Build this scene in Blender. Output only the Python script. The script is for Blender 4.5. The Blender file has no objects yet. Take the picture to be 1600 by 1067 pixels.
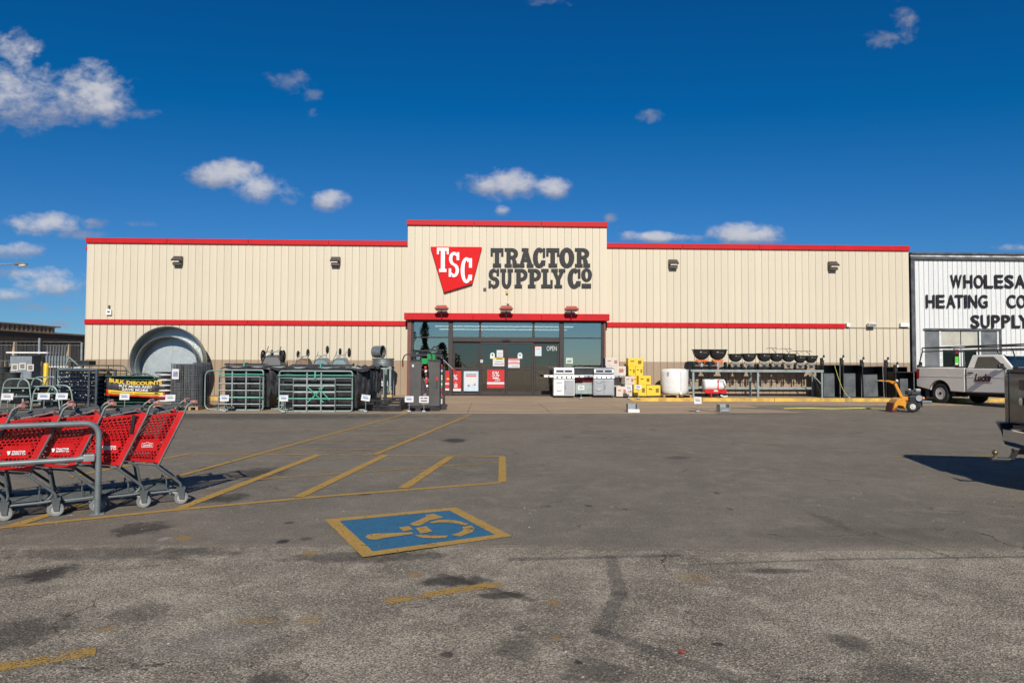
import bpy, bmesh, math, random
from mathutils import Matrix, Vector
random.seed(7)
rad = math.radians
scene = bpy.context.scene
C = scene.collection

# ---------------------------------------------------------------- camera
FOC, CX, CY, EYE = 1067.0, 800.0, 533.5, 1.5      # focal length and centre in photo pixels (1600 wide), eye height in metres
CAMR = Matrix.Rotation(rad(-2.04), 3, 'Z') @ Matrix.Rotation(rad(91.96), 3, 'X') @ Matrix.Rotation(rad(.21), 3, 'Z')
cam = bpy.data.cameras.new('camera'); cam.sensor_width = 36; cam.lens = 36 * FOC / 1600
cam.clip_start = .1; cam.clip_end = 5000
camo = bpy.data.objects.new('camera', cam); C.objects.link(camo)
camo.matrix_world = Matrix.Translation((0, 0, EYE)) @ CAMR.to_4x4()
scene.camera = camo

def ray(px, py): return CAMR @ Vector(((px - CX) / FOC, -(py - CY) / FOC, -1))
def G(px, py, z=0.0):                              # point of the level z seen at a photo pixel
    d = ray(px, py); return Vector((0, 0, EYE)) + d * ((z - EYE) / d.z)
def W(px, py, Y):                                  # point at distance Y seen at a photo pixel
    d = ray(px, py); return Vector((0, 0, EYE)) + d * (Y / d.y)
def WX(px, Y, py=560): return W(px, py, Y).x
def WZ(py, Y, px=800): return W(px, py, Y).z

# ---------------------------------------------------------------- sun, sky, exposure
SUN_EL, SUN_AZ = 32.0, 1.0                         # the sun stands behind the camera, a little to the right
sun = bpy.data.lights.new('sun', 'SUN'); sun.energy = 4.7; sun.angle = rad(.53); sun.color = (1, .95, .86)
suno = bpy.data.objects.new('sun', sun); C.objects.link(suno)
sdir = Vector((math.sin(rad(SUN_AZ)) * math.cos(rad(SUN_EL)), -math.cos(rad(SUN_AZ)) * math.cos(rad(SUN_EL)), math.sin(rad(SUN_EL))))
suno.rotation_euler = sdir.to_track_quat('Z', 'Y').to_euler()
suno.location = (0, -20, 30)

world = bpy.data.worlds.new('World'); scene.world = world; world.use_nodes = True
nt = world.node_tree; nt.nodes.clear()
class NT:                                          # short hand for building node trees
    def __init__(s, tree): s.t = tree
    def n(s, typ, **kw):
        k = s.t.nodes.new(typ)
        for a, b in kw.items(): setattr(k, a, b)
        return k
    def put(s, sock, v):
        if isinstance(v, bpy.types.NodeSocket): s.t.links.new(v, sock)
        elif v is not None:
            if hasattr(sock.default_value, '__len__') and not hasattr(v, '__len__'): v = (v,) * len(sock.default_value)
            if hasattr(sock.default_value, '__len__') and len(sock.default_value) == 4 and len(v) == 3: v = (*v, 1)
            sock.default_value = v
    def math(s, op, a, b=None, c=None, clamp=False):
        k = s.n('ShaderNodeMath', operation=op, use_clamp=clamp)
        s.put(k.inputs[0], a); s.put(k.inputs[1], b)
        if c is not None: s.put(k.inputs[2], c)
        return k.outputs[0]
    def mix(s, fac, a, b, mode='MIX'):
        k = s.n('ShaderNodeMix', data_type='RGBA', blend_type=mode)
        s.put(k.inputs['Factor'], fac); s.put(k.inputs[6], a); s.put(k.inputs[7], b)
        return k.outputs[2]
    def noise(s, scale, detail=3, rough=.55, vec=None, dist=0):
        k = s.n('ShaderNodeTexNoise'); k.inputs['Scale'].default_value = scale; k.inputs['Detail'].default_value = detail
        k.inputs['Roughness'].default_value = rough; k.inputs['Distortion'].default_value = dist
        if vec is not None: s.put(k.inputs['Vector'], vec)
        return k.outputs['Fac']
    def ramp(s, v, lo, hi, a=0.0, b=1.0, smooth=True):
        k = s.n('ShaderNodeMapRange', interpolation_type='SMOOTHSTEP' if smooth else 'LINEAR')
        s.put(k.inputs[0], v); s.put(k.inputs[1], lo); s.put(k.inputs[2], hi); s.put(k.inputs[3], a); s.put(k.inputs[4], b)
        return k.outputs[0]
w = NT(nt)
sky = w.n('ShaderNodeTexSky', sky_type='NISHITA', sun_disc=False, sun_elevation=rad(SUN_EL), sun_rotation=rad(180 - SUN_AZ))
sky.altitude = 300; sky.air_density = 1.0; sky.dust_density = .05; sky.ozone_density = 5.0
vm = w.n('ShaderNodeVectorMath', operation='MULTIPLY_ADD'); w.put(vm.inputs[0], sky.outputs[0]); vm.inputs[1].default_value = (.42, .595, .85); vm.inputs[2].default_value = (-.54, -.18, .0)
vx = w.n('ShaderNodeVectorMath', operation='MAXIMUM'); w.put(vx.inputs[0], vm.outputs[0]); vx.inputs[1].default_value = (.02, .05, .1)
skycol = vx.outputs[0]                             # the deep, polarised blue of the photograph
tc = w.n('ShaderNodeTexCoord'); sep = w.n('ShaderNodeSeparateXYZ'); w.put(sep.inputs[0], tc.outputs['Generated'])
ay = w.math('MAXIMUM', w.math('ABSOLUTE', sep.outputs[1]), .02)
U = w.math('DIVIDE', sep.outputs[0], ay); V = w.math('DIVIDE', sep.outputs[2], ay)
comb = w.n('ShaderNodeCombineXYZ'); w.put(comb.inputs[0], U); w.put(comb.inputs[1], w.math('MULTIPLY', V, 1.35)); w.put(comb.inputs[2], .37)
n1 = w.noise(9, 6, .62, comb.outputs[0], .25); n2 = w.noise(38, 3, .6, comb.outputs[0], .3)
nn = w.math('ADD', w.math('MULTIPLY', w.math('SUBTRACT', n1, .5), 4.4), w.math('MULTIPLY', w.math('SUBTRACT', n2, .5), 2.6))
# fair-weather clouds: centre, half width, half height (photo pixels) and density
CLOUDS = [(20,150,120,48,1),(128,150,72,44,1),(165,165,38,30,.9),(35,75,50,34,.45),(228,178,46,11,.4),(150,105,40,20,.35),
 (448,128,42,24,.62),(487,178,14,13,.5),(352,272,50,22,1),(408,297,38,24,1),(448,306,28,17,.85),(514,314,27,16,.95),
 (790,286,58,24,1.1),(862,293,30,18,1.1),(785,330,17,9,.8),(1018,182,24,13,.55),(1382,62,34,20,.5),(1415,32,28,32,.62),
 (62,353,58,17,.95),(148,350,28,11,.5),(20,390,48,15,.8),(88,447,56,18,.95),(10,462,48,12,.8),(52,507,70,9,.6),
 (1035,371,60,9,.9),(1168,366,58,18,1.1),(1590,388,45,8,.8),(850,2,40,13,.45),(955,338,12,9,.4),(60,428,95,13,.45),(45,482,85,9,.45),(110,366,80,9,.4),(250,350,60,7,.25),(487,150,22,16,.4)]
def vec(a, b, c): return (a, b, c)
PV = w.n('ShaderNodeCombineXYZ'); w.put(PV.inputs[0], U); w.put(PV.inputs[1], V)
def field(lst, dv):                                # highest of the round cloud bumps, looked up a little higher by dv
    best = None
    for (px, py, rx, ry, dn) in lst:
        d = ray(px, py); u0, v0 = d.x / d.y, d.z / d.y + dv * ry / FOC; sx, sy = FOC / rx, FOC / ry
        k = w.n('ShaderNodeVectorMath', operation='MULTIPLY_ADD'); w.put(k.inputs[0], PV.outputs[0])
        k.inputs[1].default_value = (sx, sy, 0); k.inputs[2].default_value = (-u0 * sx, -v0 * sy, 0)
        l = w.n('ShaderNodeVectorMath', operation='DOT_PRODUCT'); w.put(l.inputs[0], k.outputs[0]); w.put(l.inputs[1], k.outputs[0])
        q = w.math('SUBTRACT', dn * 1.15 - .05, l.outputs['Value'])
        best = q if best is None else w.math('MAXIMUM', best, q)
    return w.math('MAXIMUM', best, -2.5)
q0 = field(CLOUDS, 0); q1 = field([c for c in CLOUDS if c[4] > .75], .75)
dens = w.math('MULTIPLY', w.ramp(w.math('ADD', q0, nn), -.35, 1.7), .86)
shade = w.ramp(w.math('ADD', q1, w.math('MULTIPLY', nn, .6)), -1.2, 1.0)
ccol = w.mix(shade, (3.2, 3.5, 4.6), (7.0, 7.0, 7.4))
fin = w.mix(dens, skycol, ccol)
bg = w.n('ShaderNodeBackground'); bg.inputs[1].default_value = .085; w.put(bg.inputs[0], fin)
wo = w.n('ShaderNodeOutputWorld'); w.put(wo.inputs[0], bg.outputs[0])

world.cycles.sampling_method = 'MANUAL'; world.cycles.sample_map_resolution = 256
scene.view_settings.view_transform = 'Standard'; scene.view_settings.look = 'None'
scene.view_settings.exposure = 0.04; scene.view_settings.gamma = 1.0
scene.render.engine = 'CYCLES'
cy = scene.cycles; cy.max_bounces = 6; cy.diffuse_bounces = 2; cy.glossy_bounces = 3; cy.transmission_bounces = 4; cy.transparent_max_bounces = 10
cy.use_adaptive_sampling = True; cy.adaptive_threshold = .02
cy.caustics_reflective = False; cy.caustics_refractive = False

# ---------------------------------------------------------------- materials
MATS = {}
def mat(name, col, rough=.6, metal=0.0, var=.12, scale=6.0, bump=0.0, bscale=80.0, spec=None, dirt=0.0, coat=0.0, rnd=0.0, streak=False):
    if name in MATS: return MATS[name]
    m = bpy.data.materials.new(name); m.use_nodes = True; t = NT(m.node_tree); m.node_tree.nodes.clear()
    out = t.n('ShaderNodeOutputMaterial'); p = t.n('ShaderNodeBsdfPrincipled'); t.put(out.inputs[0], p.outputs[0])
    co = t.n('ShaderNodeTexCoord'); vec = co.outputs['Object']
    if streak:
        mp = t.n('ShaderNodeMapping'); mp.inputs['Scale'].default_value = (1, 1, .12); t.put(mp.inputs[0], vec); vec = mp.outputs[0]
    nz = t.noise(scale, 5, .6, vec)
    f = t.ramp(nz, .3, .7, 1 - var, 1 + var)
    if rnd:
        oi = t.n('ShaderNodeObjectInfo'); f = t.math('MULTIPLY', f, t.ramp(oi.outputs['Random'], 0, 1, 1 - rnd, 1 + rnd, False))
    c = t.mix(1.0, col, f, 'MULTIPLY')
    if dirt:
        dn = t.ramp(t.noise(scale * .45, 6, .65, vec), .45, .75, 0, dirt)
        c = t.mix(dn, c, (.16, .13, .1))
    t.put(p.inputs['Base Color'], c)
    t.put(p.inputs['Roughness'], t.ramp(nz, .2, .8, max(.03, rough - .08), min(1, rough + .08)))
    p.inputs['Metallic'].default_value = metal
    if spec is not None: p.inputs['Specular IOR Level'].default_value = spec
    if coat: p.inputs['Coat Weight'].default_value = coat; p.inputs['Coat Roughness'].default_value = .06
    if bump:
        bp = t.n('ShaderNodeBump'); bp.inputs['Strength'].default_value = bump; bp.inputs['Distance'].default_value = .01
        t.put(bp.inputs['Height'], t.noise(bscale, 4, .6, co.outputs['Object'])); t.put(p.inputs['Normal'], bp.outputs[0])
    MATS[name] = m; return m
def glass(name, tint, refl, rough=.0):
    if name in MATS: return MATS[name]
    m = bpy.data.materials.new(name); m.use_nodes = True; t = NT(m.node_tree); m.node_tree.nodes.clear()
    out = t.n('ShaderNodeOutputMaterial'); tr = t.n('ShaderNodeBsdfTransparent'); t.put(tr.inputs[0], tint)
    gl = t.n('ShaderNodeBsdfGlossy'); gl.inputs['Roughness'].default_value = rough; t.put(gl.inputs[0], (1, .88, .72))
    fr = t.n('ShaderNodeFresnel'); fr.inputs[0].default_value = 1.5
    co = t.n('ShaderNodeTexCoord'); bp = t.n('ShaderNodeBump'); bp.inputs['Strength'].default_value = .012; bp.inputs['Distance'].default_value = .05
    t.put(bp.inputs['Height'], t.noise(1.3, 2, .5, co.outputs['Object'])); t.put(gl.inputs['Normal'], bp.outputs[0])
    mx = t.n('ShaderNodeMixShader'); t.put(mx.inputs[0], t.math('ADD', fr.outputs[0], refl, clamp=True))
    t.put(mx.inputs[1], tr.outputs[0]); t.put(mx.inputs[2], gl.outputs[0]); t.put(out.inputs[0], mx.outputs[0])
    MATS[name] = m; return m

def galv(name, col=(.55, .57, .58), rough=.38):
    if name in MATS: return MATS[name]
    m = bpy.data.materials.new(name); m.use_nodes = True; t = NT(m.node_tree); m.node_tree.nodes.clear()
    out = t.n('ShaderNodeOutputMaterial'); p = t.n('ShaderNodeBsdfPrincipled'); t.put(out.inputs[0], p.outputs[0])
    co = t.n('ShaderNodeTexCoord'); vo = t.n('ShaderNodeTexVoronoi'); vo.inputs['Scale'].default_value = 30; t.put(vo.inputs['Vector'], co.outputs['Object'])
    g = t.n('ShaderNodeSeparateColor'); t.put(g.inputs[0], vo.outputs['Color'])
    f = t.math('ADD', t.ramp(g.outputs[0], 0, 1, .92, 1.04, False), t.math('MULTIPLY', t.math('SUBTRACT', t.noise(3, 4, .6, co.outputs['Object']), .5), .35))
    t.put(p.inputs['Base Color'], t.mix(1.0, col, f, 'MULTIPLY')); p.inputs['Metallic'].default_value = .85
    t.put(p.inputs['Roughness'], t.ramp(g.outputs[1], 0, 1, rough - .08, rough + .12, False))
    MATS[name] = m; return m

# ---------------------------------------------------------------- mesh building
class MB:
    def __init__(s): s.v = []; s.f = []; s.mi = []; s.M = Matrix.Identity(4); s.m = 0
    def add(s, vs, fs):
        o = len(s.v); s.v += [tuple(s.M @ Vector(p)) for p in vs]
        s.f += [tuple(o + i for i in f) for f in fs]; s.mi += [s.m] * len(fs); return s
    def at(s, loc=(0,0,0), rx=0, ry=0, rz=0):
        s.M = Matrix.Translation(loc) @ Matrix.Rotation(rz, 4, 'Z') @ Matrix.Rotation(ry, 4, 'Y') @ Matrix.Rotation(rx, 4, 'X'); return s
    def box(s, x0, x1, y0, y1, z0, z1):
        x0, x1 = min(x0, x1), max(x0, x1); y0, y1 = min(y0, y1), max(y0, y1); z0, z1 = min(z0, z1), max(z0, z1)
        return s.add([(x0,y0,z0),(x1,y0,z0),(x1,y1,z0),(x0,y1,z0),(x0,y0,z1),(x1,y0,z1),(x1,y1,z1),(x0,y1,z1)],
                     [(0,3,2,1),(4,5,6,7),(0,1,5,4),(1,2,6,5),(2,3,7,6),(3,0,4,7)])
    def hexa(s, b, t):                              # bottom loop of 4 points, top loop of 4 points
        return s.add(list(b) + list(t), [(0,3,2,1),(4,5,6,7),(0,1,5,4),(1,2,6,5),(2,3,7,6),(3,0,4,7)])
    def bar(s, p, q, w, h=None):
        p, q = Vector(p), Vector(q); h = h or w; d = (q - p).normalized()
        up = Vector((0,0,1)) if abs(d.z) < .95 else Vector((0,1,0))
        a = d.cross(up).normalized() * w / 2; b = a.cross(d).normalized() * h / 2
        return s.hexa([p-a-b, p+a-b, p+a+b, p-a+b], [q-a-b, q+a-b, q+a+b, q-a+b])
    def tube(s, pts, r, n=8, closed=False, caps=True):
        P = [Vector(p) for p in pts]; k = len(P); T = []
        for i in range(k):
            a = P[(i-1) % k] if closed or i > 0 else P[i]; b = P[(i+1) % k] if closed or i < k-1 else P[i]
            T.append((b - a).normalized())
        up = Vector((0,0,1)) if abs(T[0].z) < .9 else Vector((1,0,0))
        N = T[0].cross(up).normalized(); vs = []; fs = []
        for i in range(k):
            if i: N = (N - T[i] * N.dot(T[i])).normalized()
            B = T[i].cross(N)
            rr = r[i] if hasattr(r, '__len__') else r
            vs += [P[i] + (N * math.cos(2*math.pi*j/n) + B * math.sin(2*math.pi*j/n)) * rr for j in range(n)]
        for i in range(k if closed else k-1):
            o, o2 = i*n, ((i+1) % k)*n
            fs += [(o+j, o+(j+1) % n, o2+(j+1) % n, o2+j) for j in range(n)]
        if not closed and caps: fs += [tuple(range(n-1, -1, -1)), tuple(range((k-1)*n, k*n))]
        return s.add(vs, fs)
    def lathe(s, prof, n=24, axis='Z', closed=False):
        vs = []; fs = []
        for (r, z) in prof:
            for j in range(n):
                a = 2*math.pi*j/n; c, d = r*math.cos(a), r*math.sin(a)
                vs.append((c, d, z) if axis == 'Z' else (d, z, c) if axis == 'Y' else (z, c, d))
        k = len(prof)
        for i in range(k if closed else k-1):
            o, o2 = i*n, ((i+1) % k)*n
            fs += [(o+j, o+(j+1) % n, o2+(j+1) % n, o2+j) for j in range(n)]
        if not closed:
            if prof[0][0] > 1e-5: fs.append(tuple(range(n-1, -1, -1)))
            if prof[-1][0] > 1e-5: fs.append(tuple(range((k-1)*n, k*n)))
        return s.add(vs, fs)
    def prism(s, poly, y0, y1):                     # poly in (x, z), extruded along y
        n = len(poly); vs = [(x, y0, z) for x, z in poly] + [(x, y1, z) for x, z in poly]
        fs = [tuple(range(n)), tuple(range(2*n-1, n-1, -1))] + [(i+n, (i+1) % n + n, (i+1) % n, i) for i in range(n)]
        return s.add(vs, fs)
    def ball(s, c, r, n=12, m=8, sc=(1,1,1)):
        c = Vector(c); vs = [c + Vector((0,0,-r*sc[2]))]; fs = []
        for i in range(1, m):
            t = -math.pi/2 + math.pi*i/m
            vs += [c + Vector((r*sc[0]*math.cos(t)*math.cos(2*math.pi*j/n), r*sc[1]*math.cos(t)*math.sin(2*math.pi*j/n), r*sc[2]*math.sin(t))) for j in range(n)]
        vs.append(c + Vector((0,0,r*sc[2])))
        for j in range(n): fs.append((0, 1+(j+1) % n, 1+j))
        for i in range(m-2):
            o = 1+i*n; fs += [(o+j, o+(j+1) % n, o+n+(j+1) % n, o+n+j) for j in range(n)]
        o = 1+(m-2)*n; fs += [(o+j, o+(j+1) % n, len(vs)-1) for j in range(n)]
        return s.add(vs, fs)
    def mesh(s, name, mats):
        me = bpy.data.meshes.new(name); me.from_pydata(s.v, [], s.f)
        for m in (mats if isinstance(mats, (list, tuple)) else [mats]): me.materials.append(m)
        me.polygons.foreach_set('material_index', s.mi)
        bm = bmesh.new(); bm.from_mesh(me); bmesh.ops.recalc_face_normals(bm, faces=bm.faces); bm.to_mesh(me); bm.free()
        return me
    def build(s, name, mats, parent=None, smooth=0, bevel=0, seg=2):
        me = s.mesh(name, mats)
        return link(name, me, parent, smooth, bevel, seg)
def link(name, me, parent=None, smooth=0, bevel=0, seg=2):
    if smooth:
        me.polygons.foreach_set('use_smooth', [True] * len(me.polygons)); me.set_sharp_from_angle(angle=rad(smooth))
    o = bpy.data.objects.new(name, me); C.objects.link(o); o.parent = parent
    if bevel:
        b = o.modifiers.new('bevel', 'BEVEL'); b.width = bevel; b.segments = seg; b.limit_method = 'ANGLE'; b.angle_limit = rad(35)
    return o
def tag(o, label, cat=None, group=None, kind=None):
    o['label'] = label
    if cat: o['category'] = cat
    if group: o['group'] = group
    if kind: o['kind'] = kind
    return o
def thing(name, label, cat, loc=(0,0,0), rz=0, group=None):
    o = bpy.data.objects.new(name, None); o.empty_display_size = .1; C.objects.link(o)
    o.location = loc; o.rotation_euler = (0, 0, rz); return tag(o, label, cat, group)
KIDS = {}
def copy_tree(o, parent=None):
    c = o.copy(); C.objects.link(c); c.parent = parent
    for ch in o.children: copy_tree(ch, c)
    return c
def dup(root, loc, rz, label):
    r = copy_tree(root); r.location = loc; r.rotation_euler = (0, 0, rz); r['label'] = label; return r
def fillet(pts, r, n=4, closed=False):
    P = [Vector(p) for p in pts]; out = []; k = len(P)
    for i in range(k):
        if not closed and i in (0, k-1): out.append(P[i]); continue
        a, b, c = P[i-1], P[i], P[(i+1) % k]
        u, v = (a-b), (c-b); rr = min(r, u.length*.48, v.length*.48)
        p, q = b + u.normalized()*rr, b + v.normalized()*rr
        for j in range(n+1):
            t = j/n; out.append(p*(1-t)**2 + b*2*t*(1-t) + q*t*t)
    return out
def text_mesh(txt, size=1.0, bold=0.0, depth=.004, shear=0.0, align='CENTER', space=1.0):
    cu = bpy.data.curves.new('t', 'FONT'); cu.body = txt; cu.size = size; cu.offset = bold; cu.extrude = depth; cu.shear = shear
    cu.align_x = align; cu.space_character = space; cu.resolution_u = 3
    o = bpy.data.objects.new('t', cu); C.objects.link(o)
    dg = bpy.context.evaluated_depsgraph_get(); me = bpy.data.meshes.new_from_object(o.evaluated_get(dg))
    bpy.data.objects.remove(o); bpy.data.curves.remove(cu)
    me.transform(Matrix(((1,0,0,0),(0,0,-1,0),(0,1,0,0),(0,0,0,1))))       # stands up, reads from -Y
    return me
def text(txt, name, m, parent, loc, size, rz=0, rx=0, ry=0, fit=None, **kw):
    me = text_mesh(txt, size, **kw); me.materials.clear(); me.materials.append(m)
    if fit:                                                                # stretch to a width and height
        xs = [v.co.x for v in me.vertices]; zs = [v.co.z for v in me.vertices]
        sx = fit[0] / (max(xs) - min(xs)); sz = fit[1] / (max(zs) - min(zs)) if fit[1] else sx
        cx = (max(xs) + min(xs)) / 2; z0 = min(zs)
        for v in me.vertices: v.co = ((v.co.x - cx)*sx, v.co.y, (v.co.z - z0)*sz)
    o = link(name, me, parent); o.location = loc; o.rotation_euler = (rx, ry, rz); return o
# ================================================================ GROUND
Z0 = -.008
def asphalt(name, base, dark, light, grain, coarse, stains, lines, worn=()):
    m = bpy.data.materials.new(name); m.use_nodes = True; t = NT(m.node_tree); m.node_tree.nodes.clear()
    out = t.n('ShaderNodeOutputMaterial'); p = t.n('ShaderNodeBsdfPrincipled'); t.put(out.inputs[0], p.outputs[0])
    co = t.n('ShaderNodeTexCoord'); vec = co.outputs['Object']; sp = t.n('ShaderNodeSeparateXYZ'); t.put(sp.inputs[0], vec)
    X, Y = sp.outputs[0], sp.outputs[1]
    big = t.noise(.55, 6, .62, vec, .4); mid = t.noise(3.2, 6, .65, vec, .3); fine = t.noise(grain, 3, .7, vec)
    vo = t.n('ShaderNodeTexVoronoi'); vo.inputs['Scale'].default_value = grain * 1.1; t.put(vo.inputs['Vector'], vec)
    vs = t.n('ShaderNodeSeparateColor'); t.put(vs.inputs[0], vo.outputs['Color'])
    c = t.mix(t.ramp(big, .35, .68), dark, base)
    mid2 = t.noise(9, 5, .7, vec, .2)
    c = t.mix(t.ramp(mid, .46, .70, 0, .7), c, light)
    c = t.mix(t.ramp(mid, .28, .46, .7, 0), c, dark)
    c = t.mix(t.ramp(mid2, .52, .75, 0, .5), c, dark)
    dv = t.n('ShaderNodeVectorMath', operation='ADD'); t.put(dv.inputs[0], vec)
    nz3 = t.n('ShaderNodeTexNoise'); nz3.inputs['Scale'].default_value = 1.6; nz3.inputs['Detail'].default_value = 4; t.put(nz3.inputs['Vector'], vec); t.put(dv.inputs[1], nz3.outputs['Color'])
    ck = t.n('ShaderNodeTexVoronoi', feature='DISTANCE_TO_EDGE'); ck.inputs['Scale'].default_value = .42; t.put(ck.inputs['Vector'], dv.outputs[0])
    crack = t.math('MULTIPLY', t.ramp(ck.outputs['Distance'], .0015, .0055, 1, 0), t.ramp(t.noise(.8, 2, .5, vec), .48, .58))
    c = t.mix(t.math('MULTIPLY', crack, .8), c, tuple(x*.3 for x in dark))
    c = t.mix(1.0, c, t.ramp(fine, .25, .75, 1 - coarse, 1 + coarse), 'MULTIPLY')
    c = t.mix(t.ramp(vs.outputs[0], .80, .97, 0, .42 * min(1, coarse * 1.5)), c, tuple(min(1, x * 1.9) for x in light))
    c = t.mix(t.ramp(vs.outputs[1], .78, .97, 0, .55 * min(1, coarse * 1.5)), c, tuple(x * .35 for x in dark))
    wob = t.math('ADD', t.math('MULTIPLY', t.math('SUBTRACT', t.noise(5.5, 5, .7, vec, .5), .5), 3.4), t.math('MULTIPLY', t.math('SUBTRACT', fine, .5), 2.6))
    for (x, y, rx, ry, k, col) in stains:
        a = t.math('DIVIDE', t.math('SUBTRACT', X, x), rx); b = t.math('DIVIDE', t.math('SUBTRACT', Y, y), ry)
        q = t.math('SUBTRACT', 1.0, t.math('ADD', t.math('MULTIPLY', a, a), t.math('MULTIPLY', b, b)))
        c = t.mix(t.ramp(t.math('ADD', q, wob), .05, .75, 0, k), c, col)
    for (ax, ay, bx, by, wd, k, col) in lines:
        dx, dy = bx - ax, by - ay; L2 = dx*dx + dy*dy
        h = t.math('DIVIDE', t.math('ADD', t.math('MULTIPLY', t.math('SUBTRACT', X, ax), dx), t.math('MULTIPLY', t.math('SUBTRACT', Y, ay), dy)), L2, clamp=True)
        ex = t.math('SUBTRACT', X, t.math('ADD', ax, t.math('MULTIPLY', h, dx))); ey = t.math('SUBTRACT', Y, t.math('ADD', ay, t.math('MULTIPLY', h, dy)))
        d = t.math('SQRT', t.math('ADD', t.math('MULTIPLY', ex, ex), t.math('MULTIPLY', ey, ey)))
        c = t.mix(t.ramp(t.math('ADD', d, t.math('MULTIPLY', wob, wd * .22)), wd * .40, wd * .72, k*.85, 0), c, col)
    t.put(p.inputs['Base Color'], c); t.put(p.inputs['Roughness'], t.ramp(mid, .2, .8, .78, .95)); p.inputs['Specular IOR Level'].default_value = .25
    bp = t.n('ShaderNodeBump'); bp.inputs['Strength'].default_value = .55 * coarse + .12; bp.inputs['Distance'].default_value = .012
    t.put(bp.inputs['Height'], t.math('ADD', fine, t.math('MULTIPLY', vo.outputs['Distance'], .6))); t.put(p.inputs['Normal'], bp.outputs[0])
    return m
def stain(px, py, rx, ry, k, col=(.03, .027, .024)):
    g = G(px, py); s = g.length / FOC; return (g.x, g.y, rx * s, ry * s * g.y / EYE, k, col)
def seg(a, b, wd, k, col): p, q = G(*a), G(*b); return (p.x, p.y, q.x, q.y, wd, k, col)
DK = (.035, .031, .028); TAR = (.045, .042, .040); OCH = (.33, .20, .06)
near_st = [stain(82,893,34,13,.85), stain(20,905,30,10,.5), stain(190,862,190,10,.55), stain(560,868,150,9,.6), stain(30,985,60,26,.6), stain(220,955,40,16,.4),
 stain(420,1060,40,14,.7), stain(712,905,62,9,.8), stain(790,928,44,6,.75), stain(1330,1000,30,14,.6), stain(1120,1003,10,4,.8), stain(815,1010,40,20,.5), stain(700,1020,14,5,.7),
 stain(905,1032,9,4,.9), stain(1400,1050,60,16,.4), stain(930,1045,60,22,.5), stain(1210,890,60,4,.6), stain(865,938,14,6,.75,OCH), stain(870,994,9,4,.6,OCH), stain(485,862,16,4,.7,OCH),
 stain(485,965,22,9,.4,OCH), stain(400,968,40,5,.45,OCH), stain(170,980,16,6,.5,OCH), stain(1085,900,30,8,.3,OCH), stain(650,896,16,5,.6,OCH), stain(330,1000,120,30,.25,(.3,.27,.23))]
near_ln = [seg((955,868),(968,925),.09,.5,TAR), seg((968,925),(940,985),.10,.5,TAR), seg((940,985),(1150,1058),.09,.5,TAR), seg((800,872),(1060,866),.07,.55,TAR),
 seg((1080,880),(1300,872),.04,.5,TAR), seg((1300,872),(1600,868),.04,.6,TAR), seg((690,896),(830,935),.06,.6,DK)]
far_st = [stain(218,826,42,11,.75), stain(350,778,34,8,.75), stain(400,740,44,11,.7), stain(320,732,14,4,.5), stain(710,688,22,4,.85), stain(442,846,10,4,.9), stain(452,816,10,3,.7), stain(480,841,14,3,.6),
 stain(1300,815,14,18,.35), stain(780,640,200,4,.25), stain(570,772,14,2,.7), stain(1120,770,5,2,.6), stain(1140,795,5,2,.6), stain(920,790,6,2,.6), stain(1060,715,24,3,.45),
 stain(290,840,14,5,.7,OCH), stain(255,842,8,3,.5,(.4,.37,.33)), stain(400,650,260,5,.5), stain(1330,835,200,14,.25)]
old = asphalt('old_coarse_asphalt', (.335,.286,.212), (.185,.155,.115), (.45,.386,.290), 95, .85, near_st, near_ln)
new = asphalt('worn_asphalt', (.215,.184,.139), (.166,.142,.108), (.266,.228,.173), 120, .6, far_st, [])
g = MB(); g.add([(-900,-900,Z0),(900,-900,Z0),(900,1500,Z0),(-900,1500,Z0)], [(0,1,2,3)])
ground = g.build('ground', old); tag(ground, 'old coarse grey asphalt of the car park in the foreground', kind='structure')
# the newer, smoother layer of asphalt with its ragged front edge
g = MB(); top = []; n = 700; x0, x1 = -45, 45; bnd = lambda x: 5.72 - .035 * x
rr = random.Random(3); off = 0; vs = []; fs = []
for i in range(n + 1):
    x = x0 + (x1 - x0) * i / n; off = off * .9 + rr.uniform(-.022, .022); y = bnd(x) + off
    vs += [(x, y - .05 - rr.uniform(0,.05), Z0 - .001), (x, y, 0), (x, 27.9, 0)]
for i in range(n):
    a = 3*i; b = a+3; fs += [(a, b, b+1, a+1), (a+1, b+1, b+2, a+2)]
g.add(vs, fs); lot = g.build('asphalt_overlay', new, None)
tag(lot, 'smoother brown grey asphalt layer of the car park in front of the store', kind='structure')

# ---- painted markings: worn yellow paint on the asphalt
def paint(name, col, wear, tone=(.12,.107,.092)):
    m = bpy.data.materials.new(name); m.use_nodes = True; t = NT(m.node_tree); m.node_tree.nodes.clear()
    out = t.n('ShaderNodeOutputMaterial'); p = t.n('ShaderNodeBsdfPrincipled'); co = t.n('ShaderNodeTexCoord'); vec = co.outputs['Object']
    a = t.noise(5, 6, .7, vec, .3); b = t.noise(60, 3, .7, vec)
    c = t.mix(1.0, col, t.ramp(a, .25, .75, .8, 1.12), 'MULTIPLY')
    c = t.mix(t.ramp(b, .45, .75, 0, .4), c, tuple(x * .55 for x in col))
    t.put(p.inputs['Base Color'], c); p.inputs['Roughness'].default_value = .85; p.inputs['Specular IOR Level'].default_value = .2
    tr = t.n('ShaderNodeBsdfTransparent'); mx = t.n('ShaderNodeMixShader')
    wn = t.ramp(t.math('ADD', t.math('MULTIPLY', a, .55), t.math('MULTIPLY', b, .5)), wear, wear + .09)
    t.put(mx.inputs[0], wn); t.put(mx.inputs[1], p.outputs[0]); t.put(mx.inputs[2], tr.outputs[0]); t.put(out.inputs[0], mx.outputs[0])
    return m
YEL = (.46, .28, .075)
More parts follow.
